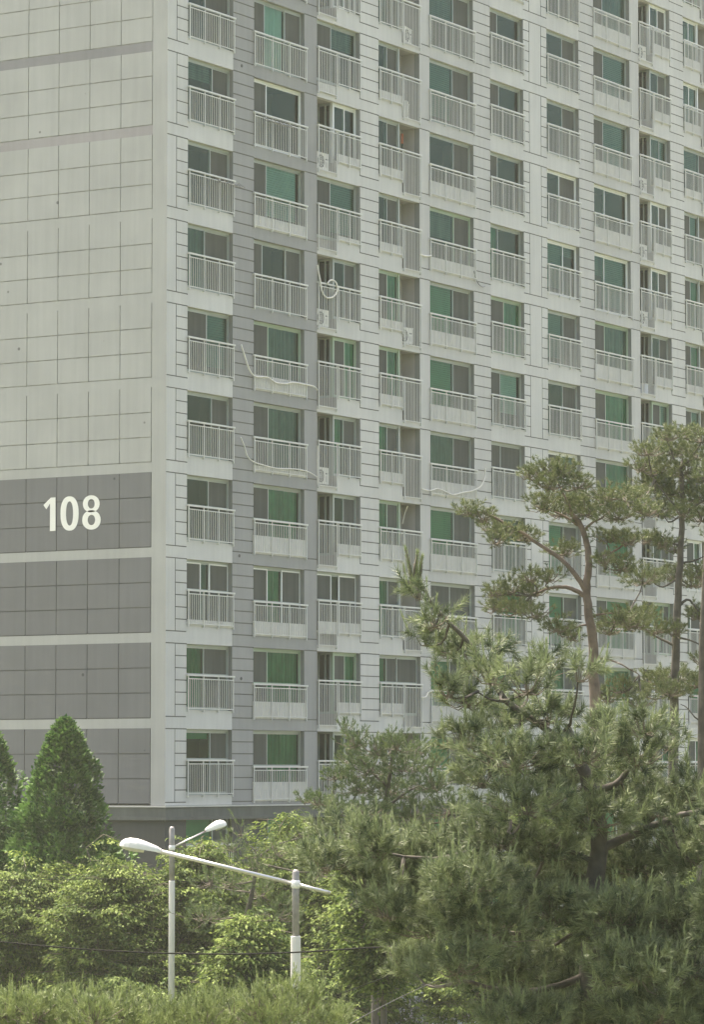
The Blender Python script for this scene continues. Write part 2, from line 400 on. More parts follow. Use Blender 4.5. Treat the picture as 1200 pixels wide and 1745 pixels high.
# gable wall (x = 0, running away from the corner)
gw = MB(); gg = 0.032
def gq(t0, t1, z0, z1, k, x=0.0): gw.quad((x, t1, z0), (x, t0, z0), (x, t0, z1), (x, t1, z1), k)
TP = [0.595+1.277*i for i in range(10)]
def gcol(z):
    return 'base' if z < CORN else ('gdark' if z < 19.4 else 'gable')
gq(0, TP[0]-gg/2, CORN, ZTOP, 'gable'); gq(0, DEPTH, 0, CORN, 'base')
gq(TP[-1]+gg/2, DEPTH, CORN, ZTOP, 'gable')
for j in range(-4, KMAX):
    zt = 16.6+2.8*j; zp = zt-2.45
    if zt > ZTOP or zt < CORN: continue
    zlow = max(zp, CORN)
    bandtop = min(zp+2.8, ZTOP)
    bk = {6: 'gband', 5: 'gpink'}.get(j, 'gable')
    gq(TP[0]-gg/2, TP[-1]+gg/2, zt+gg/2, bandtop-(gg/2 if bandtop < ZTOP else 0), bk)
    kk = gcol((zt+zp)/2)
    rows = [zp, zp+0.817, zp+1.634, zt]
    for i in range(len(TP)):
        x0 = TP[i]-gg/2
        gq(TP[i]-gg/2, TP[i]+gg/2, zlow, zt+gg/2, 'ggroove' if kk == 'gable' else 'dgroove', GD)
        for _ in (1,):
            gw.quad((0, TP[i]-gg/2, zlow), (GD, TP[i]-gg/2, zlow), (GD, TP[i]-gg/2, zt), (0, TP[i]-gg/2, zt), kk)
            gw.quad((0, TP[i]+gg/2, zlow), (GD, TP[i]+gg/2, zlow), (GD, TP[i]+gg/2, zt), (0, TP[i]+gg/2, zt), kk)
    for i in range(len(TP)-1):
        t0, t1 = TP[i]+gg/2, TP[i+1]-gg/2
        for r_ in range(3):
            za = rows[r_]+gg/2; zb_ = rows[r_+1]+(gg/2 if r_ == 2 else -gg/2)
            if zb_ < CORN: continue
            za = max(za, CORN); gq(t0, t1, za, zb_, kk)
            zz = rows[r_]
            if zz < CORN+.05: continue
            gq(t0, t1, zz-gg/2, zz+gg/2, 'ggroove' if kk == 'gable' else 'dgroove', GD)
            gw.quad((0, t0, zz-gg/2), (0, t1, zz-gg/2), (GD, t1, zz-gg/2), (GD, t0, zz-gg/2), kk)
            gw.quad((0, t0, zz+gg/2), (0, t1, zz+gg/2), (GD, t1, zz+gg/2), (GD, t0, zz+gg/2), kk)
# faces at the far end and back, so the block is closed
gw.quad((0, DEPTH, 0), (XE, DEPTH, 0), (XE, DEPTH, ZTOP), (0, DEPTH, ZTOP), 'light')
gw.quad((XE, 0, 0), (XE, DEPTH, 0), (XE, DEPTH, ZTOP), (XE, 0, ZTOP), 'light')
GABLE = gw.build('gable_wall', BLD)
rf = MB(); rf.box(-0.12, -0.12, ZTOP+.003, XE+.12, DEPTH+.12, ZTOP+.5, 'roof'); rf.build('roof', BLD)
cn = MB()
cn.box(-0.10, -0.10, 8.44, XE, DEPTH, 8.492, 'ledge')
cn.box(-0.05, -0.05, 8.12, XE, DEPTH, 8.44, 'cornice')
cn.box(-0.13, -0.13, 8.02, XE, DEPTH, 8.12, 'cornice')
cn.build('cornice', BLD)

# the painted number, as flat paint on the gable
nb = MB()
def gp(px, py):
    p = on_gable(px, py, -0.004); return p
def zz7(zx, zy): return (30+zx/4.0, 800+zy/4.0)
def flat(pts): nb.poly([gp(*zz7(*p)) for p in pts], 'number')
flat([(226, 192), (258, 190), (258, 418), (220, 420), (221, 232), (196, 272), (176, 243)])
def ringshape(outer, inner, n=40):
    for i in range(n):
        a0, a1 = 2*math.pi*i/n, 2*math.pi*(i+1)/n
        def e(o, a):
            cx, cy, rx, ry, pw = o
            c_, s_ = math.cos(a), math.sin(a)
            return (cx+rx*math.copysign(abs(c_)**pw, c_), cy-ry*math.copysign(abs(s_)**pw, s_)-0.02*(cx+rx*c_-355))
        flat([e(outer, a0), e(outer, a1), e(inner, a1), e(inner, a0)])
nb.build('painted_digit', GABLE)['label'] = 'painted digit 1'; nb = MB()
ringshape((354, 300, 62, 117, .86), (354, 300, 24, 82, .9))
nb.build('painted_digit', GABLE)['label'] = 'painted digit 0'; nb = MB()
ringshape((502, 237, 57, 58, .95), (502, 237, 23, 32, .95))
ringshape((503, 347, 63, 66, .95), (503, 347, 25, 35, .95))
nb.build('painted_digit', GABLE)['label'] = 'painted digit 8'


for hx, hy in ((412, 113), (408, 947), (411, 1156)):
    q = on_front(hx, hy, 0); hb = MB()
    hb.tube([(q[0], -.012, q[2]), (q[0], .0, q[2])], [.055, .055], 'acdark', 14); hb.build('pipe_hole', BLD)
# ---------------------------------------------------------------- windows
# per floor: frame kind, dividers, pane kinds, height of the white board behind the railing
# panes: s screen, g clear, d dark, b teal blind, B green blind, l pale blind, c curtain, C green curtain, w white curtain
SPEC = {
 (1,9): 'm .45 gs 0', (1,8): 'm .62 ds 0', (1,7): 'm .57 ds 0', (1,6): 'm .45 cs 0', (1,5): 'm .5 sb 0', (1,4): 'm .62 ds 0',
 (1,3): 'm .55 ds 0', (1,2): 'w .37,.58 scs .16', (1,1): 'm .45 Cs 0', (1,0): 'm .6 Gs 0', (1,-1): 'm .66 Bs 0',
 (2,10): 'm .3 sw 0', (2,9): 'm .26,.68 sws 0', (2,8): 'w .3 sg 0', (2,7): 'm .3 sl .34', (2,6): 'm .22,.7 sds 0', (2,5): 'g .34 sc .42',
 (2,4): 'm .35 sc .17', (2,3): 'm .35 sC .5', (2,2): 'w .33,.63 sCs .4', (2,1): 'g .33 sC .46', (2,0): 'm .33 sC .52', (2,-1): 'm .35 sB 0',
 (3,9): 'm .4 sd 0', (3,8): 'w .5 dd .27', (3,7): 'm .38 sb .16', (3,6): 'm .5 gs 0', (3,5): 'g .5 sC 0', (3,4): 'm .45 Cs 0',
 (3,3): 'm .45 gs .33', (3,2): 'w .4,.6 sgs .34', (3,1): 'g .5 sC .33', (3,0): 'm .5 ds .3', (3,10): 'w .5 ls 0',
 (4,10): 'm .5 cs 0', (4,9): 'm .5 gs .28', (4,8): 'm .5 gs .3', (4,7): 'm .5 gs .3', (4,6): 'g .5 sC .3', (4,5): 'g .5 sC .34',
 (4,4): 'm .48 Cs .33', (4,3): 'g .48 Cs .46', (4,2): 'm .5 Cs 0', (4,1): 'm .24,.5 Css .35', (4,0): 'm .5 gs 0',
 (5,10): 'm .62 ds 0', (5,9): 'm .6 bs 0', (5,8): 'm .62 ds .45', (5,7): 'g .62 ds .4', (5,6): 'm .6 Bs .45', (5,5): 'm .6 Bs .47',
 (5,4): 'm .6 cs .45', (5,3): 'm .6 Bs .5', (5,2): 'm .5 ss 0', (5,1): 'm .5 Bs .5', (5,0): 'm .5 Bs .4',
 (6,10): 'm .3 sd 0', (6,9): 'm .35 sd 0', (6,8): 'm .3 sg 0', (6,7): 'm .3 Cd 0', (6,6): 'g .48 sC 0', (6,5): 'm .36 sl 0',
 (6,4): 'm .36 ss 0', (6,3): 'm .45 sc 0', (6,2): 'm .4 sC 0', (6,1): 'm .5 Cs 0',
 (7,11): 'm .5 gs 0', (7,10): 'm .58 ds 0', (7,9): 'm .58 gs 0', (7,8): 'w .47 ds 0', (7,7): 'w .58 bd 0', (7,6): 'm .58 bs 0',
 (7,5): 'm .55 gs 0', (7,4): 'w .5 sd 0', (7,3): 'm .55 Bs 0', (7,2): 'm .55 Bs 0', (7,1): 'm .55 Cs 0',
 (8,11): 'm .33 sC .48', (8,10): 'm .34 sb .5', (8,9): 'm .33 sb .45', (8,8): 'w .36 gd .5', (8,7): 'w .34 db 0', (8,6): 'g .34 sc .5',
 (8,5): 'g .36 sC .4', (8,4): 'm .36 sC .4', (8,3): 'm .36 sC .4', (8,2): 'm .36 sB .3', (8,1): 'g .3 sC .4',
 (9,11): 'w .5 ds .4', (9,10): 'm .5 ds .36', (9,9): 'm .55 cb .33', (9,8): 'w .5 ds .35', (9,7): 'w .45 ds .42', (9,6): 'm .48 gs .34',
 (9,5): 'g .5 sb 0', (9,4): 'm .5 gs 0', (9,3): 'm .5 gs 0',
 (10,11): 'w .5 dd .35', (10,10): 'w .5 dd .36', (10,9): 'm .6 ds .3', (10,8): 'm .5 sb 0', (10,7): 'm .5 sC 0', (10,6): 'm .5 sC .3',
 (10,5): 'm .5 sb 0', (10,4): 'm .5 Cs .3',
}
def spec(c, k):
    s = SPEC.get((c, k))
    if not s:
        rr = random.Random(c*100+k)
        s = '%s %s %s %s' % (rr.choice('mmgw'), rr.choice(('.35', '.5', '.6')), rr.choice(('sC', 'gs', 'sd', 'Bs', 'cs')), rr.choice(('0', '0', '.35')))
    fr, dv, ty, pn = s.split()
    if k >= 8: ty = ty.replace('C', 'c')
    return {'m': 'frame', 'w': 'wframe', 'g': 'gframe'}[fr], [float(q) for q in dv.split(',')], ty, float(pn)

def vert_folds(mb, x0, x1, z0, z1, y, k, amp=0.055, pitch=0.21):
    n = max(4, int((x1-x0)/pitch*4))
    xs = [x0+(x1-x0)*i/n for i in range(n+1)]
    ys = [y+amp*math.sin(2*math.pi*x/pitch+1.7*math.sin(x*2.3)) for x in xs]
    for i in range(n): mb.quad((xs[i], ys[i], z0), (xs[i+1], ys[i+1], z0), (xs[i+1], ys[i+1], z1), (xs[i], ys[i], z1), k)
def blind(mb, x0, x1, z0, z1, y, k, pitch=0.08):
    n = int((z1-z0)/pitch)
    for i in range(n):
        za = z1-(i+1)*pitch; zb = za+pitch
        mb.quad((x0, y-.014, za), (x1, y-.014, za), (x1, y+.012, zb), (x0, y+.012, zb), k)

def window(c, k, out):
    """out(name, mb, parent_key) receives each mesh; the first is the window's frame"""
    fk, dv, ty, _ = spec(c, k)
    x0, x1 = win_range(c, k); z0, z1 = zbot(c, k), ztop(k)
    y = 0.15; fd = 0.09; t = 0.06
    f = MB(); base_fk = 'frame' if fk == 'wframe' and len(dv) == 2 else fk
    f.box(x0, y, z0+.002, x0+t, y+fd, z1-.002, base_fk); f.box(x1-t, y, z0+.002, x1-.002, y+fd, z1-.002, base_fk)
    f.box(x0+t, y, z1-t-.02, x1-t, y+fd, z1-.002, base_fk); f.box(x0+t, y, z0+.002, x1-t, y+fd, z0+t, base_fk)
    f.box(x0+t, y-.012, z0+1.17, x1-t, y+.05, z0+1.215, base_fk)      # transom at rail height, hidden by the handrail
    panes = MB(); scr = []; cur = MB()
    xs = [x0+t]+[x0+t+(x1-x0-2*t)*d for d in dv]+[x1-t]
    rr = random.Random(c*31+k)
    for i, p in enumerate(ty):
        a, b = xs[i], xs[i+1]; yo = y+(0.035 if i % 2 else 0.0); s_ = 0.045
        kk = fk if (fk != 'wframe' or len(dv) == 1 or p == 's') else 'frame'
        za, zb = z0+t, z1-t-.02
        w2 = s_/2 if (fk == 'frame') else s_*.62
        lo = 0 if i else 0
        f.box(a-w2+(.0 if i else w2), yo, za, a+w2, yo+.03, zb, kk)
        f.box(b-w2, yo+.001, za, b+w2-(w2 if i == len(ty)-1 else 0), yo+.031, zb, kk)
        f.box(a+w2, yo, zb-s_, b-w2, yo+.03, zb, kk); f.box(a+w2, yo, za, b-w2, yo+.03, za+s_, kk)
        ia, ib, ja, jb = a+w2, b-w2, za+s_, zb-s_
        if p == 's':
            sc = MB(); sc.box(ia, yo+.008, ja, ib, yo+.012, jb, 'screen'); scr.append(sc)
        else:
            panes.quad((ia, yo+.014, ja), (ib, yo+.014, ja), (ib, yo+.014, jb), (ia, yo+.014, jb), 'glass')
            yc = y+.12
            if p == 'b': blind(cur, ia-.03, ib+.03, z0+.3, zb, yc, 'blind')
            elif p == 'l': blind(cur, ia-.03, ib-.1, z0+.5, zb, yc, 'blind_l')
            elif p == 'B': blind(cur, ia-.03, ib+.03, z0+.1, zb, yc, 'blind_g')
            elif p == 'G': blind(cur, ia-.03, ib+.03, zb-.3, zb, yc, 'blind_g')
            elif p == 'c': vert_folds(cur, ia-.02, ib+.02, z0+.1, zb, yc, 'curt')
            elif p == 'C': vert_folds(cur, ia-.02, ib+.02, z0+.1, zb, yc, 'curt_g')
            elif p == 'w': vert_folds(cur, ia-.02, ib+.02, z0+.1, zb, yc, 'curt_w')
            elif p == 'd' and rr.random() < .25: blind(cur, ia-.03, ib+.03, zb-rr.uniform(.3, 1.1), zb, yc, 'curt')
            if p in 'gd':                     # clothes rail, shelf or box standing inside
                h = rr.uniform(.7, 1.5); xx = rr.uniform(ia, max(ia+.01, ib-.5))
                cur.box(xx, 1.0, z0+.05, xx+.45, 1.3, z0+h, rr.choice(('inner', 'curt', 'panel')))
    if (c in NICHE_L or c in NICHE_R) and (c, k) not in FULL:       # side glass that closes the balcony off from the niche
        xs_ = x0 if c in NICHE_L else x1
        xa = xs_ if c in NICHE_L else xs_-.05
        f.box(xa-.02, y-.03, z0+.002, xa+.07, y-.001, z1-.003, fk)
        for (ya, yb) in ((y+.09, y+.14), (.44, .49), (.72, .775)):
            f.box(xa, ya, z0+.003, xa+.05, yb, z1-.003, 'frame')
        f.box(xa+.002, y+.14, z1-.08, xa+.048, .72, z1-.004, 'frame'); f.box(xa+.002, y+.14, z0+.004, xa+.048, .72, z0+.08, 'frame')
        panes.quad((xa+.025, .44, z0+.08), (xa+.025, y+.14, z0+.08), (xa+.025, y+.14, z1-.08), (xa+.025, .44, z1-.08), 'glass')
        panes.quad((xa+.025, .72, z0+.08), (xa+.025, .49, z0+.08), (xa+.025, .49, z1-.08), (xa+.025, .72, z1-.08), 'glass')
    out('window', f, None)
    if panes.v: out('window_glass', panes, 'w')
    for sc in scr: out('insect_screen', sc, 'w')
    if cur.v:
        out('curtain' if any(q in ty for q in 'cCw') else ('blind' if any(q in ty for q in 'bBlG') else 'balcony_contents'), cur, 'w')

def rail_seg(f, a, b, zt, zb, posts, y0=-0.075):
    f.box(a, y0, zb, b, y0+.03, zb+.028, 'rail')
    f.box(a, y0, zt-.16, b, y0+.03, zt-.13, 'rail')
    xs = [a+(b-a)*i/posts for i in range(posts+1)]
    for i, x in enumerate(xs):
        f.box(x-.018, y0-.004, zb-.10, x+.018, y0+.030, zt-.02, 'rail')
        if 0 < i < posts or True: f.box(x-.014, y0+.037, zb-.09, x+.014, 0.03, zb-.055, 'rail')
    n = max(3, int(round((b-a)/posts/0.108)))
    for i in range(posts):
        for j in range(1, n):
            x = xs[i]+(xs[i+1]-xs[i])*j/n
            f.box(x-.0075, y0+.006, zb+.028, x+.0075, y0+.022, zt-.16, 'rail')
def railing(c, k, out):
    a, b = OPEN[c]; zt = zrail(c, k); zb = zt-1.14; pn = spec(c, k)[3]
    a -= .0; b += .0
    if c in LOWC: a -= .05; b += .07
    f = MB(); y0 = -0.075; pb = MB()
    f.box(a-.06, y0-.018, zt-.055, b+.05, y0+.042, zt, 'rail')
    zd = zt-1.60
    if c in NICHE_L or c in NICHE_R:
        n0, n1 = niche_range(c)
        if c in NICHE_L:
            rail_seg(f, a+.02, n1-.05, zt, zd, 1); rail_seg(f, n1+.06, b-.02, zt, zb, 2); wa, wb = n1, b
        else:
            rail_seg(f, a+.02, n0-.06, zt, zb, 2); rail_seg(f, n0+.05, b-.02, zt, zd, 1); wa, wb = a, n0
        if pn: pb.box(wa+.01, -.028, zb-.04, wb-.02, -.018, zb-.04+pn*1.25, 'panel')
        if (c, k) == (3, 2): pb.box(a+.01, -.028, zd+.42, n1-.05, -.018, zd+.85, 'panel')
        if (c, k) == (3, 9): pb.box(a+.01, -.028, zd+.02, n1-.05, -.018, zd+.34, 'panel')
    else:
        rail_seg(f, a+.02, b-.02, zt, zb, 3)
        if pn: pb.box(a-.01, -.028, zb-.05, b, -.018, zb-.05+pn*1.25, 'panel')
    out('balcony_railing', f, None)
    if pb.v: out('railing_board', pb, 'r')

cells = []
for c in range(1, 13):
    for k in range(KMIN, KMAX+1):
        a, b = OPEN[c]; zc = ztop(k)-1
        q = [pix((x, 0, z)) for x in (a, b) for z in (zbot(c, k), ztop(k))]
        xs = [min(max(p[0], 0), 1200) for p in q]; ys = [min(max(p[1], 0), 1745) for p in q]
        area = (max(xs)-min(xs))*(max(ys)-min(ys))
        if k <= -2: area *= 0.01
        if k == -1 and c > 2: area *= 0.01
        if c >= 5 and k <= 0: area *= 0.05
        cells.append((area, c, k))
cells.sort(reverse=True)
sw = [MB(), MB()]
def absorb(dst, src):
    n = len(dst.v); mp = [dst.mi(k) for k in src.mats]
    dst.v += src.v; dst.f += [tuple(i+n for i in q) for q in src.f]; dst.m += [mp[i] for i in src.m]
for rank, (area, c, k) in enumerate(cells):
    if rank < 100:
        for fn in (window, railing):
            st = {}
            def out(name, mb, par, st=st):
                o = mb.build(name, st.get('top', BLD))
                if par is None: st['top'] = o
            fn(c, k, out)
    else:
        window(c, k, lambda n, mb, p: absorb(sw[0], mb)); railing(c, k, lambda n, mb, p: absorb(sw[1], mb))
tag(sw[0].build('window', BLD), kind='stuff'); tag(sw[1].build('balcony_railing', BLD), kind='stuff')

# ================================================================ small things on the building
def colname(c): return {1: 'first', 2: 'second', 3: 'third', 4: 'fourth', 9: 'ninth', 10: 'tenth', 5: 'fifth', 8: 'eighth'}[c]
def ac_unit(c, k, dx, turn, label, z=None, depth=0.30):
    n0, n1 = niche_range(c); x = n0+dx; y = depth; zz = zdeep(k)+.02 if z is None else z
    root = tag(empty('air_conditioner', (x, y, zz)), label, 'air conditioner', 'outdoor air conditioner units in the open balcony corners')
    root.rotation_euler = (0, 0, math.radians(turn))
    b = MB(); b.box(-.40, -.15, .06, .40, .15, .64, 'ac'); b.box(-.41, -.16, .62, .41, .16, .65, 'ac')
    b.box(-.33, -.1, 0, -.27, .1, .06, 'acdark'); b.box(.27, -.1, 0, .33, .1, .06, 'acdark'); b.build('casing', root)
    f = MB(); n = 24; cx, cz = -.12, .34
    f.poly([(cx+.235*math.cos(2*math.pi*i/n), -.154, cz+.235*math.sin(2*math.pi*i/n)) for i in range(n)], 'acdark')
    for r_ in (.24, .16, .08):
        f.tube([(cx+r_*math.cos(2*math.pi*i/20), -.158, cz+r_*math.sin(2*math.pi*i/20)) for i in range(21)], .007, 'ac', 4, False)
    for a in range(8):
        f.tube([(cx, -.160, cz), (cx+.24*math.cos(a*.785), -.160, cz+.24*math.sin(a*.785))], .005, 'ac', 4, False)
    f.build('fan_grille', root)
    s = MB(); s.box(.20, -.156, .42, .34, -.151, .46, 'acdark'); s.box(.2, -.156, .15, .34, -.151, .35, 'panel'); s.build('label_plate', root)
ac_unit(3, 8, .62, 0, 'white air conditioner in the open corner two balconies above the coiled white hose')
ac_unit(3, 6, .60, 0, 'cream air conditioner below the balcony railing that carries the coiled white hose')
ac_unit(3, 4, .60, 0, 'air conditioner behind the tall railing where the lower sagging hose ends')
ac_unit(4, 9, .66, 25, 'air conditioner with loose white pipes directly above the balcony with orange sticks')
ac_unit(4, 10, .70, 10, 'air conditioner behind the tall railing at the top edge of the fourth window column')
ac_unit(4, 6, .55, -8, 'air conditioner two balconies below the orange sticks in the fourth window column')
ac_unit(9, 11, .6, 0, 'air conditioner behind the topmost fully visible railing of the ninth column')
ac_unit(9, 9, .6, 0, 'air conditioner behind the third railing down in the ninth window column')
ac_unit(9, 8, .6, 0, 'air conditioner behind the fourth railing down in the ninth column')
ac_unit(9, 7, .6, 0, 'large beige air conditioner behind the ninth column railing under a white framed window')

def tube_thing(name, pts, r, k, label, cat, group=None, sides=6, smooth=True):
    mb = MB(); P_ = [np.array(p, float) for p in pts]
    # smooth the path
    out = []
    for i in range(len(P_)-1):
        p0 = P_[max(i-1, 0)]; p1 = P_[i]; p2 = P_[i+1]; p3 = P_[min(i+2, len(P_)-1)]
        for j in range(6):
            t = j/6; out.append(.5*((2*p1)+(-p0+p2)*t+(2*p0-5*p1+4*p2-p3)*t*t+(-p0+3*p1-3*p2+p3)*t**3))
    out.append(P_[-1]); mb.tube(out, r, k, sides)
    o = mb.build(name, None, loc=tuple(float(q) for q in P_[0]), smooth=True)
    return tag(o, label, cat, group)
def FH(pts, y=-.03): return [on_front(a, b, y) for a, b in pts]
HG = 'hoses hanging across the front of the building'
tube_thing('drain_hose', FH([(411, 588), (418, 610), (426, 632), (436, 642), (455, 643), (470, 652), (486, 654), (500, 652), (518, 655), (535, 659), (541, 665)], -.12), .03, 'hose', 'thick white hose running down the grey pier and over a white railing board', 'hose', HG)
tube_thing('drain_hose', FH([(410, 745), (417, 762), (422, 778), (432, 787), (450, 793), (470, 798), (490, 799), (508, 800), (525, 804), (536, 810), (541, 814)], -.12), .024, 'hose', 'thin grey white hose sagging over the railing one floor below the thick one', 'hose', HG)
tube_thing('drain_hose', FH([(541, 452), (543, 465), (546, 480), (549, 497), (556, 507), (566, 507), (573, 500), (575, 490), (571, 480), (563, 478), (558, 484)], -.13), .03, 'hose', 'white hose coiled into a loop over the handrail', 'hose', HG)
tube_thing('drain_hose', FH([(716, 434), (722, 436), (728, 437), (735, 436)], -.06), .03, 'hose', 'short white hose crossing the plain pier beside the dangling dark one', 'hose', HG)
tube_thing('drain_hose', FH([(808, 462), (811, 474), (816, 484), (822, 489), (827, 488)], -.06), .02, 'steel', 'grey hose with a pale end dangling on the grooved pier', 'hose', HG)
tube_thing('drain_hose', FH([(718, 833), (733, 836), (746, 833), (760, 838), (772, 843), (790, 839), (806, 836), (820, 828), (827, 812), (827, 798)], -.13), .026, 'hose', 'wavy white hose rising to the right across a railing above the pine', 'hose', HG)
tube_thing('drain_hose', FH([(718, 1188), (726, 1187), (731, 1179), (742, 1177), (756, 1178)], -.1), .026, 'hose', 'white hose low on the building beside the foreground pine', 'hose', HG)
tube_thing('drain_pipe', [on_front(695, 862, .4), on_front(690, 875, .5), on_front(686, 893, .55)], .022, 'hose', 'pale pipe slanting down inside the open corner of the fourth column', 'pipe')
def rack(px, py, wd, label):
    mb = MB(); p = on_front(px, py, -.09)
    for j in range(3): mb.tube([p+np.array([0, -.1-.09*j, -.02*j]), p+np.array([wd, -.1-.09*j, -.02*j])], .010, 'steel', 5)
    for j in range(4):
        q = p+np.array([wd*j/3, 0, .07]); mb.tube([q, q+np.array([0, -.08, .05]), q+np.array([0, -.22, -.05]), q+np.array([0, -.34, -.12])], .011, 'steel', 5)
    for j in range(5): 
        q = p+np.array([wd*(.1+.2*j), -.12-.05*(j % 3), 0]); mb.tube([q, q+np.array([.05, 0, .06]), q+np.array([.1, 0, -.04])], .014, 'hose' if j % 2 else 'steel', 5)
    tag(mb.build('laundry_rack', None, loc=tuple(p), smooth=True), label, 'laundry rack', 'laundry racks hung outside the railings')
rack(362, 309, 1.5, 'wire laundry rack sticking out past the railing of the leftmost window column')
rack(447, 206, 1.5, 'folded grey laundry rack on the railing under the window with reflected trees')
def stick(px, y, z0, z1, label):
    q = on_front(px, 230, y); mb = MB(); mb.box(-.035, -.035, 0, .035, .035, (z1-z0), 'red'); mb.box(-.035, -.035, -1.2, .035, .035, 0, 'inner')
    o = mb.build('orange_stick'); o.location = (q[0], y, z0); tag(o, label, 'stick', 'orange tipped sticks in the open corner')
stick(685.5, .62, zrail(4, 8)+.45, zrail(4, 8)+.82, 'left orange tipped stick leaning in the open corner')
stick(707.5, .30, zrail(4, 8)+.30, zrail(4, 8)+.55, 'right orange tipped stick at the mouth of the open corner')
def storage(c, k, x0, x1, h, key, label, name='storage_box', y0=.1, y1=.4):
    n0, n1 = niche_range(c); z = zdeep(k)+.012; mb = MB()
    mb.box(0, 0, 0, x1-x0, y1-y0, h, key); mb.box(-.015, -.015, h, x1-x0+.015, y1-y0+.015, h+.03, 'panel')
    o = mb.build(name); o.location = (n0+x0, y0, z); return tag(o, label, 'box')
storage(9, 6, .55, .9, .42, 'blueb', 'pale blue white box behind the tall railing of the ninth column')
storage(3, 4, .04, .16, 1.35, 'hose', 'tall cream board standing at the left end of the railing above the ending hose', 'leaning_board', .02, .07)['category'] = 'board'

# ================================================================ street lamps
def lathe(mb, axis_pts, radii, k, sides=12): mb.tube(axis_pts, radii, k, sides)
def lamp_head(root, a, b, wd, ht, org):
    """cobra head from socket a to nose b (world)"""
    a = np.array(a); b = np.array(b); ax = b-a; L = np.linalg.norm(ax); ax /= L
    side = np.cross(ax, [0, 0, 1.0]); side /= np.linalg.norm(side); up = np.cross(side, ax)
    st = [(0, .22, .34), (.06, .26, .38), (.07, .34, .46), (.2, .52, .62), (.4, .82, .85), (.6, 1, 1), (.78, .97, .95), (.9, .75, .72), (.97, .42, .42), (1, .1, .12)]
    n = 20
    for name, key, lo in (('lamp_shell', 'lamp', False), ('lamp_lens', 'lens', True)):
        mb = MB(); rings = []
        for (t, ws, hs) in st:
            if lo and (t < .3 or t > .97): continue
            pts = []
            for i in range(n+1):
                an = math.pi*i/n
                if not lo:
                    x = math.cos(an); z = math.sin(an)**.8
                    pts.append(a+ax*L*t+side*(wd/2*ws*x)+up*(ht*.62*hs*z))
                else:
                    pts.append(a+ax*L*t+side*(wd/2*ws*.86*math.cos(an))-up*(ht*.06+ht*.30*hs*math.sin(an)))
            rings.append(pts)
        for r0, r1 in zip(rings, rings[1:]):
            for i in range(n): mb.quad(r0[i], r0[i+1], r1[i+1], r1[i], key)
        if not lo:
            for r0, r1 in zip(rings, rings[1:]):       # rim below the shell
                for e in (0, n):
                    mb.quad(r0[e], r1[e], r1[e]-up*ht*.10, r0[e]-up*ht*.10, key)
                mb.quad(r0[0]-up*ht*.10, r1[0]-up*ht*.10, r1[n]-up*ht*.10, r0[n]-up*ht*.10, key)
        mb.build(name, root, loc=org, smooth=True)
def street_lamp(base_px, joint_py, d, sections, arm_to, head_to, head_w, head_h, arm_r, label, stub=None, top_py=None):
    j = P(base_px, joint_py, d); org = (float(j[0]), float(j[1]), 0.0)
    root = tag(empty('street_lamp', org), label, 'street lamp', 'street lamps in front of the building')
    m1 = MB(); zc = P(base_px, sections['split'], d)[2]
    m1.tube([(j[0], j[1], 0), (j[0], j[1], zc-.02), (j[0], j[1], zc)], [sections['r_low']*1.15, sections['r_low'], sections['r_low']*.98], 'wpole', 16); m1.build('pole_sleeve', root, loc=org, smooth=True)
    zt = P(base_px, top_py, d)[2]
    m2 = MB(); m2.tube([(j[0], j[1], zc-.3), (j[0], j[1], zt-.06), (j[0], j[1], zt)], [sections['r_up'], sections['r_up'], sections['r_up']*.55], 'pole', 14); m2.build('pole_top', root, loc=org, smooth=True)
    c_ = MB(); q = np.array(j); rr = max(arm_r*2.3, .085)
    c_.tube([q+np.array([0, 0, s*rr]) for s in (-1, -.85, -.3, .3, .85, 1)], [rr*.45, rr*.85, rr*1.05, rr*1.05, rr*.85, rr*.4], 'lamp', 16); c_.build('arm_clamp', root, loc=org, smooth=True)
    a = np.array(arm_to); am = MB(); am.tube([q, a+(a-q)*.03], arm_r, 'arm', 12)
    if stub is not None:
        dv = np.array(stub)-q; am.tube([q, np.array(stub)], arm_r*.9, 'arm', 10)
    am.build('arm', root, loc=org, smooth=True)
    lamp_head(root, a, head_to, head_w, head_h, org)
    cb = MB()
    return root
d2 = 68.0; h2 = P(204, 1438, d2-.15)
street_lamp(504, 1506, d2, dict(split=1594, r_low=.098, r_up=.069), P(274, 1450, d2-.1), h2, .34, .27, .040,
            'near street lamp whose long silver arm reaches left to a big white lamp head', stub=P(563, 1521, d2+.1), top_py=1481)
d1 = 95.0
street_lamp(293, 1444, d1, dict(split=1500, r_low=.085, r_up=.075), P(350, 1416, d1+.4), P(385, 1403, d1+.7), .36, .27, .026,
            'far street lamp with a thin arm rising right to a small white lamp head', top_py=1408)

# cables
CG = 'overhead cables crossing in front of the trees'
tube_thing('overhead_cable', [P(-120, 1590, 61), P(0, 1604, 61), P(150, 1617, 61), P(300, 1624, 61), P(450, 1624, 61), P(600, 1616, 61), P(760, 1600, 61), P(1300, 1520, 61)], .014, 'cable', 'thickest black cable sagging across both lamp poles', 'cable', CG)
tube_thing('overhead_cable', [P(-120, 1502, 96), P(170, 1497, 96), P(293, 1500, 95.2), P(400, 1507, 96), P(520, 1516, 96), P(760, 1524, 96)], .009, 'cable', 'thin dark cable meeting the far lamp pole where its white sleeve begins', 'cable', CG)
tube_thing('overhead_cable', [P(540, 1782, 34), P(600, 1742, 34), P(690, 1695, 35), P(780, 1655, 37.5), P(900, 1606, 41)], .0036, 'acdark', 'thin cable climbing steeply at the bottom of the picture', 'cable', CG)
tube_thing('overhead_cable', [P(540, 1708, 54), P(620, 1678, 54), P(712, 1645, 54), P(860, 1600, 54)], .006, 'cable', 'faint thin cable above the steep pale one', 'cable', CG)

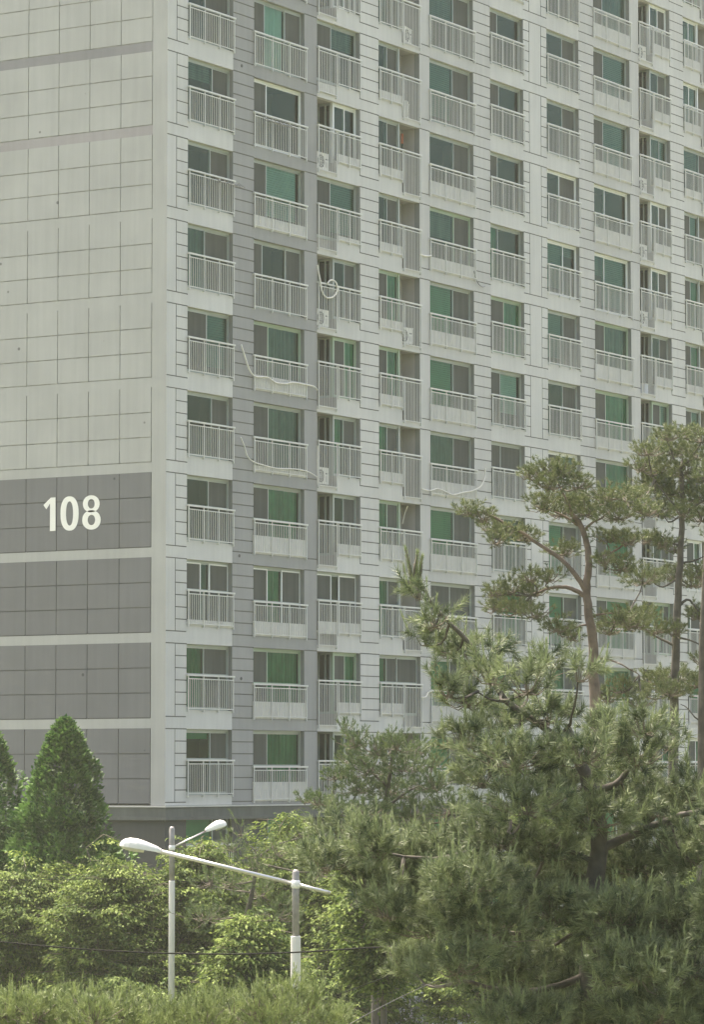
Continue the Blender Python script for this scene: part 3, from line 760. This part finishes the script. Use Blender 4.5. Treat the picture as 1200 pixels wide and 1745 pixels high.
# ================================================================ foliage
def tri_mesh(name, V, Fc, tint, key, parent, org):
    """V (n,3) Fc (m,3 or 4) tint per face"""
    me = D.meshes.new(name); nv, nf, k = len(V), len(Fc), Fc.shape[1]
    V = V-np.array(org)
    me.vertices.add(nv); me.vertices.foreach_set('co', V.astype(np.float32).ravel())
    me.loops.add(nf*k); me.loops.foreach_set('vertex_index', Fc.astype(np.int32).ravel())
    me.polygons.add(nf); me.polygons.foreach_set('loop_start', np.arange(0, nf*k, k, dtype=np.int32))
    me.polygons.foreach_set('loop_total', np.full(nf, k, dtype=np.int32))
    at = me.attributes.new('tint', 'FLOAT', 'FACE'); at.data.foreach_set('value', tint.astype(np.float32))
    me.materials.append(M[key]); me.update(calc_edges=True); me.validate()
    o = D.objects.new(name, me); COL.objects.link(o); o.parent = parent; return o
def unit(a): return a/(np.linalg.norm(a, axis=-1, keepdims=True)+1e-9)
def needles(pos, dr, n, ln, wd, shoot, lo=25, hi=75, tint=None):
    """pos (N,3) shoot bases, dr (N,3) directions; n needles each around a shoot of the given length"""
    N = len(pos); dr = unit(dr)
    a = unit(np.cross(dr, RNG.normal(size=(N, 3)))); b = np.cross(dr, a)
    u = RNG.random((N, n)); ph = RNG.random((N, n))*2*np.pi
    A = np.radians(lo+(hi-lo)*RNG.random((N, n))*(1-.45*u))
    out = a[:, None]*np.cos(ph)[..., None]+b[:, None]*np.sin(ph)[..., None]
    nd = dr[:, None]*np.cos(A)[..., None]+out*np.sin(A)[..., None]
    L = ln*(.7+.5*RNG.random((N, n)))
    if np.ndim(shoot) == 0: shoot = np.full(N, shoot)
    p0 = pos[:, None]+dr[:, None]*(u*shoot[:, None])[..., None]
    sd = unit(np.cross(nd, RNG.normal(size=(N, n, 3))))*wd/2
    tip = p0+nd*L[..., None]
    V = np.stack([p0-sd, p0+sd, tip], axis=2).reshape(-1, 3)
    Fc = np.arange(len(V)).reshape(-1, 3)
    t = np.clip((RNG.normal(.45, .22, size=(N, 1)) if tint is None else tint[:, None])+RNG.normal(0, .12, size=(N, n)), 0, 1).ravel()
    return V, Fc, t
def pads_to_shoots(pads, d, dens, jitter_d, up_bias, flat=1.0):
    """pads: (cx, cy, rx, ry[, dd]) in photo pixels -> shoot positions and directions in the world"""
    PS, DS = [], []; cents = []
    for p in pads:
        cx, cy, rx, ry = p[:4]; dd = d+(p[4] if len(p) > 4 else RNG.uniform(-jitter_d, jitter_d))
        c = P(cx, cy, dd); s = dd/F; RX, RZ = rx*s, ry*s; RY = RX*flat
        n = max(6, int(dens*(1.55 if (cy > 1440 and 36 < d < 40) else 1)*(RX*RX*1.2+RX*RZ)))
        v = unit(RNG.normal(size=(n, 3))); r = RNG.random(n)**.42
        lob = 1+.22*np.sin(3.1*np.arctan2(v[:, 1], v[:, 0])+RNG.uniform(0, 6))+.12*np.sin(7*v[:, 0]+RNG.uniform(0, 6))
        q = v*(r*lob)[:, None]
        hx = np.array([RT[0], RT[1], 0]); hx /= np.linalg.norm(hx); hy = np.array([-hx[1], hx[0], 0])
        pos = c+hx*(q[:, :1]*RX)+hy*(q[:, 1:2]*RY)+np.array([0, 0, 1.0])*(q[:, 2:]*RZ)
        out = hx*q[:, :1]+hy*q[:, 1:2]+np.array([0, 0, 1.0])*q[:, 2:]*.6
        dr = unit(out+.35*RNG.normal(size=(n, 3)))+np.array([0, 0, up_bias])
        PS.append(pos); DS.append(unit(dr)); cents.append(c)
    return PS, DS, cents
def taper(n, r0, r1): return [r0+(r1-r0)*(i/(n-1))**.8 for i in range(n)]
def wiggle(pts, amp, sub=4, seed=0):
    rr = np.random.default_rng(seed); pts = [np.array(p, float) for p in pts]; out = []
    for i in range(len(pts)-1):
        p0 = pts[max(i-1, 0)]; p1 = pts[i]; p2 = pts[i+1]; p3 = pts[min(i+2, len(pts)-1)]
        for j in range(sub):
            t = j/sub; q = .5*((2*p1)+(-p0+p2)*t+(2*p0-5*p1+4*p2-p3)*t*t+(-p0+3*p1-3*p2+p3)*t**3)
            out.append(q+rr.normal(size=3)*amp)
    out.append(pts[-1]); return out
def pine(name, label, cat, d, trunk, r_base, branches, pads, key, bark, dens, nn, nlen, nwid, shoot, jitter=1.0, up=.9, lo=25, hi=75, candle=0.0, twigr=.012, flat=1.0, group=None, tint_mu=.45, base_px=None):
    tp = [P(x, y, d) for x, y in trunk]; b0 = tp[0]
    org = (float(b0[0]), float(b0[1]), 0.0)
    root = tag(empty(name, org), label, cat, group)
    if b0[2] > .1: tp = [np.array([b0[0], b0[1], 0.0])]+tp
    tpw = wiggle(tp, r_base*.035, 4, 3)
    mb = MB(); mb.tube(tpw, taper(len(tpw), r_base, r_base*.32), bark, 12); mb.build('trunk', root, loc=org, smooth=True)
    limb_pts = [np.array(q) for q in tpw[len(tpw)//4:]]
    for i, (pts, r0) in enumerate(branches):
        pw = wiggle([P(p[0], p[1], d+(p[2] if len(p) > 2 else 0)) for p in pts], r0*.12, 4, i)
        m2 = MB(); m2.tube(pw, taper(len(pw), r0, r0*.35), bark, 8); m2.build('branch', root, loc=org, smooth=True)
        limb_pts += [np.array(q) for q in pw]
    PS, DS, cents = pads_to_shoots(pads, d, dens, jitter, up, flat)
    LP = np.array(limb_pts); tw = MB()
    for ps, ds, c in zip(PS, DS, cents):
        i = np.argmin(((LP-c)**2).sum(1)+.6*np.maximum(0, LP[:, 2]-c[2])**2); s0 = LP[i]; c2 = c-np.array([0, 0, .1])
        mid = (s0+c2)/2+np.array([0, 0, -.08])*np.linalg.norm(c2-s0)+RNG.normal(size=3)*.05
        dist = np.linalg.norm(c2-s0)
        tw.tube(wiggle([s0, mid, c2], .01, 3, i), taper(7, twigr*(1.4+dist*.8), twigr*.9), bark if bark != 'bark_red' else 'bark', 5, False)
        sel = RNG.choice(len(ps), min(len(ps), 26), replace=False)
        for j in sel:
            e = ps[j]; mm = (c2+e)/2+np.array([0, 0, -.05])
            tw.tube([c2, mm, e], [twigr*.8, twigr*.6, twigr*.35], 'twig', 4, False)
    tw.build('twigs', root, loc=org)
    pos = np.concatenate(PS); dr = np.concatenate(DS)
    tint = np.clip(RNG.normal(tint_mu, .2, len(pos)), 0, 1)
    sh = shoot*(.6+.8*RNG.random(len(pos)))
    V, Fc, t = needles(pos, dr, nn, nlen, nwid, sh, lo, hi, tint)
    if candle:
        sel = RNG.random(len(pos)) < candle; q = pos[sel]+dr[sel]*sh[sel][:, None]*.6
        cd = unit(dr[sel]*.3+np.array([0, 0, 1.0])+RNG.normal(size=(sel.sum(), 3))*.12)
        V2, F2, t2 = needles(q, cd, int(nn*.8), nlen*.45, nwid, shoot*1.5*(.7+.6*RNG.random(sel.sum())), 8, 40, np.full(sel.sum(), .95))
        Fc = np.concatenate([Fc, F2+len(V)]); V = np.concatenate([V, V2]); t = np.concatenate([t, t2])
    tri_mesh('crown', V, Fc, t, key, root, org)
    return root

# --- big near pine on the right
FP = [(715,1005,32,22,-.3),(742,1052,42,30,-.2),(728,1085,30,22),(768,1100,50,30),(812,1118,48,36,.2),(852,1095,36,24),(838,1150,48,26),(925,1130,52,26),(985,1145,38,24),(900,1165,56,28),
 (795,1185,52,34),(762,1172,44,30),(860,1225,72,34),(795,1255,62,30),(935,1215,62,32),(1040,1245,66,30),(1100,1235,54,30),(1140,1260,38,28),(1000,1282,70,30),(880,1292,80,32),(1085,1290,62,30),
 (955,1330,70,32),(1065,1338,68,32),(830,1322,56,26),(900,1370,80,32),(1010,1392,84,36),(1120,1375,70,36),(1185,1350,48,36),(850,1425,80,32),(930,1440,70,32),(760,1448,72,28),(695,1462,62,28),(640,1442,52,26),
 (598,1412,36,20),(552,1412,26,22),(560,1462,54,26),(625,1498,52,24),(700,1515,84,34),(800,1505,84,38),(900,1490,84,42),(1000,1480,84,42),(1100,1470,84,46),(1180,1450,60,50),(665,1545,44,22),(735,1575,76,34),(835,1575,84,40),
 (940,1550,80,36),(1050,1560,84,46),(1150,1560,78,50),(780,1640,60,30),(850,1650,84,36),(1090,1650,84,44),(1180,1650,66,50),(990,1665,60,30),(1000,1735,90,34),(1110,1730,90,40),(880,1735,80,30),(1200,1740,60,40),(1230,1420,50,60),(1230,1560,50,60),
 (870,1620,60,30,1.5),(980,1620,60,30,1.6),(700,1640,50,26,1.2),(920,1700,60,28,1.4)]
FP = [((p[0], p[1], p[2]*.78, p[3]*.78)+tuple(p[4:]) if p[1] < 1270 else p) for p in FP]
NEAR = 38.0
pine('pine_tree', 'large near pine with long needles filling the right foreground', 'pine tree', NEAR,
     [(1010, 1745), (1012, 1640), (1005, 1560), (1018, 1480), (1022, 1420), (1008, 1350), (985, 1290), (965, 1240)], .17,
     [([(985, 1290), (930, 1240), (865, 1196), (830, 1140), (790, 1085), (757, 1053), (725, 1010), (706, 960)], .045),
      ([(1010, 1350), (1050, 1335), (1082, 1300), (1130, 1262)], .05), ([(1018, 1470), (940, 1440), (850, 1440), (740, 1462), (640, 1450), (560, 1425)], .032),
      ([(1015, 1450), (1080, 1420), (1160, 1390), (1230, 1380)], .06), ([(1008, 1580), (985, 1563), (955, 1570), (920, 1585), (840, 1590), (740, 1590)], .05),
      ([(1008, 1600), (980, 1590), (945, 1610)], .045), ([(1010, 1560), (1100, 1540), (1190, 1560)], .06), ([(1012, 1680), (1100, 1670), (1200, 1700)], .05), ([(985, 1290), (900, 1290), (830, 1290)], .04),
      ([(1005, 1660), (900, 1690), (780, 1670)], .05), ([(865, 1196), (840, 1192), (815, 1180)], .02), ([(925, 1455), (900, 1420), (862, 1395)], .018)],
     FP, 'needle', 'bark', 185, 72, .125, .0085, .15, 1.4, .75, 25, 80, .30, .010, .8, 'pine trees in front of the building')
# leader shoots standing up at the end of the highest branch
lead = MB(); lr = [o for o in D.objects if o.name.startswith('pine_tree')][0]
lp = [((706, 1000), (699, 965), (692, 938)), ((708, 1000), (706, 970), (711, 945)), ((712, 998), (718, 975), (719, 952)), ((704, 1004), (700, 985), (697, 962))]
PPs, DDs = [], []
for tri in lp:
    q = [P(a, b, NEAR-.2) for a, b in tri]; lead.tube(q, [.018, .013, .010], 'twig', 6)
    for s in range(14):
        t = s/13; a = q[0]*(1-t)+q[2]*t; PPs.append(a); DDs.append(q[2]-q[0])
lead.build('leading_shoots', lr, loc=tuple(lr.location), smooth=True)
V, Fc, t = needles(np.array(PPs), np.array(DDs), 34, .06, .006, .03, 12, 45, np.full(len(PPs), .85))
tri_mesh('shoot_needles', V, Fc, t, 'needle', lr, tuple(lr.location))

# --- middle pine against the building
pine('pine_tree', 'shorter dense pine standing left of the big near pine, before the lowest balconies', 'pine tree', 78,
     [(640, 1500), (650, 1440), (655, 1380), (665, 1320), (670, 1270)], .10,
     [([(650, 1440), (700, 1410), (760, 1400)], .05), ([(650, 1400), (600, 1375), (545, 1370)], .05), ([(655, 1380), (700, 1345), (740, 1335)], .04), ([(660, 1340), (620, 1300), (600, 1262)], .035)],
     [(590,1240,14,14),(605,1262,28,20),(640,1275,34,20),(675,1268,34,20),(712,1275,28,20),(598,1292,30,18),(630,1310,42,22),(690,1305,44,24),(735,1300,28,18),(572,1318,30,14),(610,1340,44,20),(670,1345,52,24),(740,1335,46,22),
      (545,1362,28,12),(520,1360,16,8),(575,1378,36,16),(630,1380,46,20),(700,1385,54,24),(770,1375,50,24),(820,1390,40,20),(660,1415,50,22),(735,1425,56,24),(800,1430,50,24),(600,1412,36,16),(690,1450,50,20),(770,1465,50,22)],
     'needle_mid', 'bark', 230, 40, .085, .010, .12, 1.2, .8, 20, 62, .12, .014, .9, 'pine trees in front of the building')

# --- red pines
pine('red_pine', 'left of the tall red barked pines, with flat layered pads of needles reaching left', 'pine tree', 62,
     [(1022, 1500), (1016, 1225), (1012, 1150), (1012, 1100), (1003, 1040), (1000, 1000), (1004, 960), (1000, 925), (990, 895), (972, 872)], .128,
     [([(1003, 1020), (980, 1005), (958, 1000), (935, 1003), (905, 1015)], .05), ([(1001, 1010), (985, 985), (966, 962), (945, 945), (915, 925), (880, 902), (840, 880), (815, 872)], .055),
      ([(1006, 950), (1035, 945), (1062, 930), (1085, 915)], .03), ([(995, 905), (1010, 890), (1030, 880), (1062, 850)], .03), ([(1008, 1062), (985, 1068), (965, 1080)], .022),
      ([(985, 895), (960, 878), (935, 868)], .03), ([(1010, 1050), (1035, 1045), (1060, 1050)], .025), ([(985, 985), (965, 958), (955, 950)], .02), ([(975, 872), (960, 840), (945, 815)], .028),
      ([(1014, 1120), (1050, 1128), (1090, 1150)], .025)],
     [(900,806,20,10),(928,798,34,16),(962,800,34,18),(985,822,26,18),(935,822,40,16),(925,856,36,20),(958,868,42,24),(1000,868,44,24),(980,850,30,14),(1040,842,44,20),(1078,852,40,22),(1055,875,40,18),(1100,868,26,16),
      (800,866,28,14),(826,876,24,14),(838,896,26,14),(862,905,26,16),(895,912,32,16),(845,918,24,14),(960,936,34,14),(1035,912,30,14),(1068,918,32,14),(1060,962,40,18),(1095,985,34,18),(1030,950,20,10),(905,980,24,12),(935,980,26,12),
      (842,1004,24,12),(872,1000,34,18),(912,1005,30,14),(845,1030,26,14),(880,1035,36,16),(912,1042,26,14),(950,1066,34,16),(975,1080,20,12),(1055,1050,38,16),(1085,1058,36,18),(1040,1070,30,12),(1065,1170,36,14),(1035,1185,30,12),(1090,1195,30,12)],
     'needle_red', 'bark_red', 430, 30, .075, .008, .07, .9, .8, 25, 75, .0, .012, 1.0, 'tall red pines', tint_mu=.55)
pine('red_pine', 'right of the tall red barked pines, its bare grey trunk carrying a high rounded crown', 'pine tree', 66,
     [(1146, 1500), (1148, 1300), (1150, 1180), (1154, 1060), (1158, 980), (1162, 900), (1164, 850), (1160, 800)], .122,
     [([(1160, 880), (1185, 862), (1205, 850)], .03), ([(1156, 985), (1130, 1000), (1110, 990)], .025), ([(1152, 1040), (1170, 1022), (1182, 1030), (1200, 1055)], .035), ([(1152, 1085), (1180, 1092), (1205, 1105)], .025),
      ([(1158, 930), (1135, 920), (1120, 905)], .025), ([(1150, 1100), (1120, 1085), (1095, 1070)], .03), ([(1161, 870), (1140, 850), (1110, 810)], .03), ([(1148, 1180), (1175, 1175), (1190, 1170)], .025), ([(1156, 960), (1185, 955), (1205, 945)], .025), ([(1158, 880), (1140, 890), (1128, 870)], .02)],
     [(1135,740,28,12),(1165,738,38,16),(1195,745,24,16),(1105,766,30,13),(1145,765,44,18),(1188,772,34,20),(1092,792,26,14),(1125,795,40,18),(1168,803,42,22),(1200,808,24,22),(1110,825,34,16),(1145,836,42,22),(1185,845,40,20),(1088,838,24,12),
      (1125,868,34,18),(1165,868,30,16),(1195,880,26,16),(1128,922,28,20),(1105,915,20,14),(1150,930,20,14),(1150,975,34,14),(1195,975,28,16),(1115,980,26,14),(1180,990,28,12),(1095,1045,34,14),(1075,1060,30,12),(1120,1068,30,14),(1150,1072,26,12),(1190,1045,26,16),
      (1118,1156,34,14),(1155,1150,42,16),(1190,1160,28,14),(1140,1175,46,14),(1100,1178,24,10),(1195,1120,20,10)],
     'needle_red', 'bark', 430, 30, .075, .008, .07, .9, .8, 25, 75, .0, .012, 1.0, 'tall red pines', tint_mu=.55)
pine('red_pine', 'dark pine trunk cut by the right edge of the picture', 'pine tree', 60,
     [(1196, 1500), (1197, 1250), (1198, 1100), (1204, 950), (1212, 850)], .11,
     [([(1197, 1230), (1185, 1222), (1170, 1205), (1160, 1200)], .018), ([(1200, 1050), (1225, 1040), (1250, 1020)], .03)],
     [(1225,980,30,16),(1240,920,40,20),(1225,1030,28,14),(1250,860,40,24),(1230,800,40,24)], 'needle_red', 'bark', 230, 30, .075, .008, .07, .9, .8, 25, 75, .0, .012, 1.0, 'tall red pines')

# --- low pines along the bottom
def low_pine(label, pads, d, trunk, seed):
    pine('pine_tree', label, 'pine tree', d, trunk, .12, [], pads, 'needle_low', 'bark', 330, 40, .085, .0085, .12, .7, 1.2, 18, 58, .3, .012, 1.0, 'pine trees in front of the building', tint_mu=.6)
low_pine('bright green pine top along the bottom left corner', [(10,1715,50,30),(60,1722,50,30),(110,1718,50,32),(160,1726,50,30),(30,1745,70,24),(120,1750,70,24)], 46, [(80, 1840), (80, 1775)], 1)
low_pine('bright green pine top at the bottom centre, hiding the foot of the far lamp pole', [(205,1718,46,32),(250,1728,50,28),(300,1732,50,24),(350,1726,50,28),(220,1750,70,24),(330,1752,70,24)], 46.5, [(280, 1840), (280, 1780)], 2)
low_pine('duller pine top at the bottom, hiding the foot of the near lamp pole', [(400,1722,50,34),(440,1712,46,36),(490,1700,44,34),(530,1718,40,36),(470,1740,70,30),(560,1740,50,28)], 47, [(480, 1840), (480, 1790)], 3)
pine('pine_tree', 'light green pine with thin bare shoots behind the two lamps, between the broadleaf trees', 'pine tree', 88,
     [(420, 1600), (430, 1520), (440, 1460)], .11, [], [(395,1500,34,30),(430,1470,40,34),(470,1450,34,30),(395,1440,26,22),(360,1500,30,26),(445,1520,50,34),(410,1415,16,22),(515,1420,20,24),(350,1560,50,30),(470,1560,60,30),(545,1480,40,40)],
     'needle_mid', 'bark', 70, 36, .11, .011, .18, .9, .9, 20, 62, .3, .014, 1.0, 'pine trees in front of the building', tint_mu=.6)

# --- conical evergreens by the gable
def cone_tree(name, label, cx, top_y, d, half, base_y, n, seed):
    n = int(n*1.7); rr = np.random.default_rng(seed); top = P(cx, top_y, d); org = (float(top[0]), float(top[1]), 0.0); H = top[2]
    root = tag(empty(name, org), label, 'evergreen tree', 'conical evergreens by the gable wall')
    mb = MB(); mb.tube([(org[0], org[1], 0), (org[0], org[1], H*.5), (org[0], org[1], H*.93)], [.16, .1, .02], 'bark', 8); mb.build('trunk', root, loc=org)
    R = half*d/F
    h = 1-rr.random(n)**.62; h = np.clip(h, 0.02, .995)                      # relative height
    def prof(h): return R*1.16*np.minimum(1.05, ((1-h)*H*F/d/240)**.62)*(.95+.05*np.sin(h*60))
    # sprays: clumped tips
    nc = 1400; ch = 1-rr.random(nc)**.6; ca = rr.random(nc)*2*np.pi
    idx = rr.integers(0, nc, n)
    hh = np.clip(ch[idx]+rr.normal(0, .012, n), .01, .999); aa = ca[idx]+rr.normal(0, .08, n)*(1+rr.random(n))
    rad = prof(hh)*(.80+.16*rr.random(nc)[idx]+rr.random(n)*.10)+.0
    rad *= (.72+.30*rr.random(nc)+.26*(rr.random(nc) > .93))[idx]; deep = rr.random(n) < .3; rad[deep] *= rr.random(deep.sum())
    nt_ = n//14; hh[:nt_] = 1-rr.random(nt_)**1.3*.11; rad[:nt_] = prof(hh[:nt_])*rr.random(nt_)**.5
    pos = np.stack([org[0]+rad*np.cos(aa), org[1]+rad*np.sin(aa), hh*H-0.12*rr.random(n)], 1)
    outv = np.stack([np.cos(aa), np.sin(aa), np.zeros(n)], 1)
    dr = unit(outv*.9+np.array([0, 0, .55])+rr.normal(size=(n, 3))*.42)
    sd = unit(np.cross(dr, rr.normal(size=(n, 3))*.7+np.array([0, 0, 1.0])))
    L = (.09+.13*rr.random(n)**1.5)[:, None]; wv = L*.28
    V = np.stack([pos, pos+dr*L*.5+sd*wv, pos+dr*L, pos+dr*L*.45-sd*wv], 1).reshape(-1, 3)
    Fc = np.arange(4*n).reshape(-1, 4)
    ct = rr.random(nc)
    tint = np.clip(-.1+.95*ct[idx]+rr.normal(0, .15, n), 0, 1)
    tri_mesh('crown', V, Fc, tint, 'thuja', root, org)
cone_tree('conical_evergreen', 'bright green conical evergreen, whole, in front of the dark gable panels', 110, 1226, 104, 92, 1560, 60000, 1)
cone_tree('conical_evergreen', 'green conical evergreen cut by the left edge of the picture', -22, 1236, 106, 88, 1560, 42000, 2)

# --- broadleaf trees
def broadleaf(label, cx, cy, rx, ry, d, n_br, seed, tint_mu=.5, leaf=.125):
    rr = np.random.default_rng(seed); c = P(cx, cy, d); s = d/F; RX, RZ = rx*s, ry*s
    org = (float(c[0]), float(c[1]), 0.0)
    root = tag(empty('broadleaf_tree', org), label, 'tree', 'broadleaf trees in front of the building')
    tr = MB(); zlow = c[2]-RZ
    tr.tube(wiggle([(org[0], org[1], 0), (org[0]+.1, org[1], zlow*.6), (c[0], c[1], c[2])], .03, 4, seed), taper(9, .14, .05), 'bark', 8)
    tr.build('trunk', root, loc=org, smooth=True)
    VV, TT = [], []; tw = MB()
    for i in range(n_br):
        az = rr.random()*2*np.pi; el = np.arcsin(rr.uniform(-.55, 1.0)); rad = rr.uniform(.62, 1.05)*(1+.13*np.sin(3*az+seed)+.1*np.sin(5*az+2*el*3))
        dirv = np.array([np.cos(az)*np.cos(el), np.sin(az)*np.cos(el), np.sin(el)])
        end = c+dirv*np.array([RX, RX, RZ])*rad
        hor = np.array([np.cos(az), np.sin(az), 0]); L = rr.uniform(.7, 1.3)
        st = end-hor*L*.9-np.array([0, 0, L*rr.uniform(.15, .6)]); mid = (st+end)/2+np.array([0, 0, L*rr.uniform(.12, .28)])
        nl = int(46*L); t = rr.random(nl)**.8
        q = ((1-t)**2)[:, None]*st+(2*t*(1-t))[:, None]*mid+(t**2)[:, None]*(end-np.array([0, 0, .08]))
        side = np.cross(hor, [0, 0, 1.0]); off = rr.normal(0, 1, nl)*(.20*(1.15-t)+.06)
        pos = q+side*off[:, None]+np.stack([rr.normal(0, .03, nl), rr.normal(0, .03, nl), rr.normal(0, .035, nl)-np.abs(off)*.25], 1)
        dr = unit(hor*.8+side*np.sign(off)[:, None]*rr.uniform(.3, 1.1, nl)[:, None]+np.array([0, 0, -.35])+rr.normal(size=(nl, 3))*.32)
        nrm = unit(np.array([0, 0, 1.0])+rr.normal(size=(nl, 3))*.45); sd = unit(np.cross(dr, nrm)); up_ = np.cross(sd, dr)
        LL = (leaf*(.65+.6*rr.random(nl)))[:, None]; w_ = LL*.24
        a = pos; b = pos+dr*LL*.45+sd*w_+up_*LL*.06; cc = pos+dr*LL-np.array([0, 0, .015]); e = pos+dr*LL*.45-sd*w_+up_*LL*.06
        VV.append(np.stack([a, b, cc, e], 1).reshape(-1, 3)); TT.append(np.clip(rr.normal(tint_mu-.06, .2)+rr.normal(0, .24, nl), 0, 1))
        if i % 3 == 0: tw.tube([st-(st-c)*.5, st, mid, end], [.02, .014, .009, .004], 'twig', 4, False)
    tw.build('branches', root, loc=org)
    V = np.concatenate(VV); tri_mesh('crown', V, np.arange(len(V)).reshape(-1, 4), np.concatenate(TT), 'leaf', root, org)
broadleaf('leafy broadleaf tree filling the lower left corner behind the black cable', 40, 1600, 130, 130, 99, 900, 11)
broadleaf('leafy broadleaf tree directly left of the far lamp pole', 190, 1585, 120, 125, 97.5, 900, 12)
broadleaf('leafy broadleaf tree between the two lamp poles, under the silver arm', 345, 1570, 110, 138, 98, 900, 13, .46)
broadleaf('low broadleaf tree behind the lowest part of the far lamp pole', 250, 1690, 180, 75, 97, 700, 14, .42)
broadleaf('yellow green broadleaf tree whose top rises behind the near lamp pole', 495, 1530, 92, 132, 99, 1150, 15, .6)
broadleaf('broadleaf tree right of the near lamp pole, behind the big pine', 610, 1590, 110, 115, 97, 750, 16)
broadleaf('shaded broadleaf tree low between the near lamp pole and the steep cable', 560, 1710, 140, 80, 96, 600, 17, .4)
broadleaf('broadleaf tree glimpsed through the gaps of the big pine near the bottom', 850, 1660, 170, 120, 96, 900, 18, .5)
broadleaf('broadleaf tree deep behind the big pine at the lower right', 1120, 1600, 170, 150, 98, 800, 19, .4)
broadleaf('broadleaf tree low behind the near lamp pole, its crown in half shade', 430, 1640, 110, 110, 101, 700, 21, .38)
broadleaf('low leafy tree hiding the thin trunk between the two lamp poles', 430, 1650, 95, 90, 86, 520, 31, .5)
broadleaf('leafy tree in front of the shorter pine trunk, left of the big pine', 650, 1600, 80, 120, 74, 560, 32, .48)
broadleaf('small bright broadleaf shrub seen left of the big pine trunk', 900, 1400, 32, 26, 70, 60, 20, .6, .11)

# ---------------------------------------------------------------- undergrowth below the crowns
def undergrowth():
    rr = np.random.default_rng(5); n = 60000
    d = rr.uniform(50, 122, n); px = rr.uniform(-250, 1500, n); base = CAM[None]+(FWD[None]+RT[None]*((px-600)/F)[:, None])*d[:, None]
    base[:, 2] = rr.random(n)**1.5*2.2*(.6+.4*np.sin(base[:, 0]*1.3)*np.sin(base[:, 1]*1.1))+.02
    ok = base[:, 1] < -1.0; base = base[ok]; n = len(base)
    dr = unit(rr.normal(size=(n, 3))+np.array([0, 0, .8])); sd = unit(np.cross(dr, rr.normal(size=(n, 3)))); L = (.12+.14*rr.random(n))[:, None]
    V = np.stack([base, base+dr*L*.5+sd*L*.3, base+dr*L, base+dr*L*.5-sd*L*.3], 1).reshape(-1, 3)
    o = tri_mesh('undergrowth', V, np.arange(len(V)).reshape(-1, 4), rr.random(n)*.7, 'leaf', None, (0, 0, 0)); tag(o, 'dark leafy ground cover under the trees', 'ground cover', kind='stuff')
undergrowth()

# ---------------------------------------------------------------- haze
HAZE = 0.00025
if HAZE:
    h = MB(); h.box(-905, -905, -1, 905, 905, 108, 'ground'); ho = h.build('haze'); ho.data.materials.clear()
    hm = D.materials.new('haze_air'); hm.use_nodes = True; T = hm.node_tree; T.nodes.clear()
    o_ = T.nodes.new('ShaderNodeOutputMaterial'); pv = T.nodes.new('ShaderNodeVolumePrincipled')
    pv.inputs['Color'].default_value = (0.92, 0.95, 0.82, 1); pv.inputs['Density'].default_value = HAZE; pv.inputs['Anisotropy'].default_value = 0.2
    T.links.new(pv.outputs[0], o_.inputs['Volume']); ho.data.materials.append(hm); tag(ho, kind='stuff')
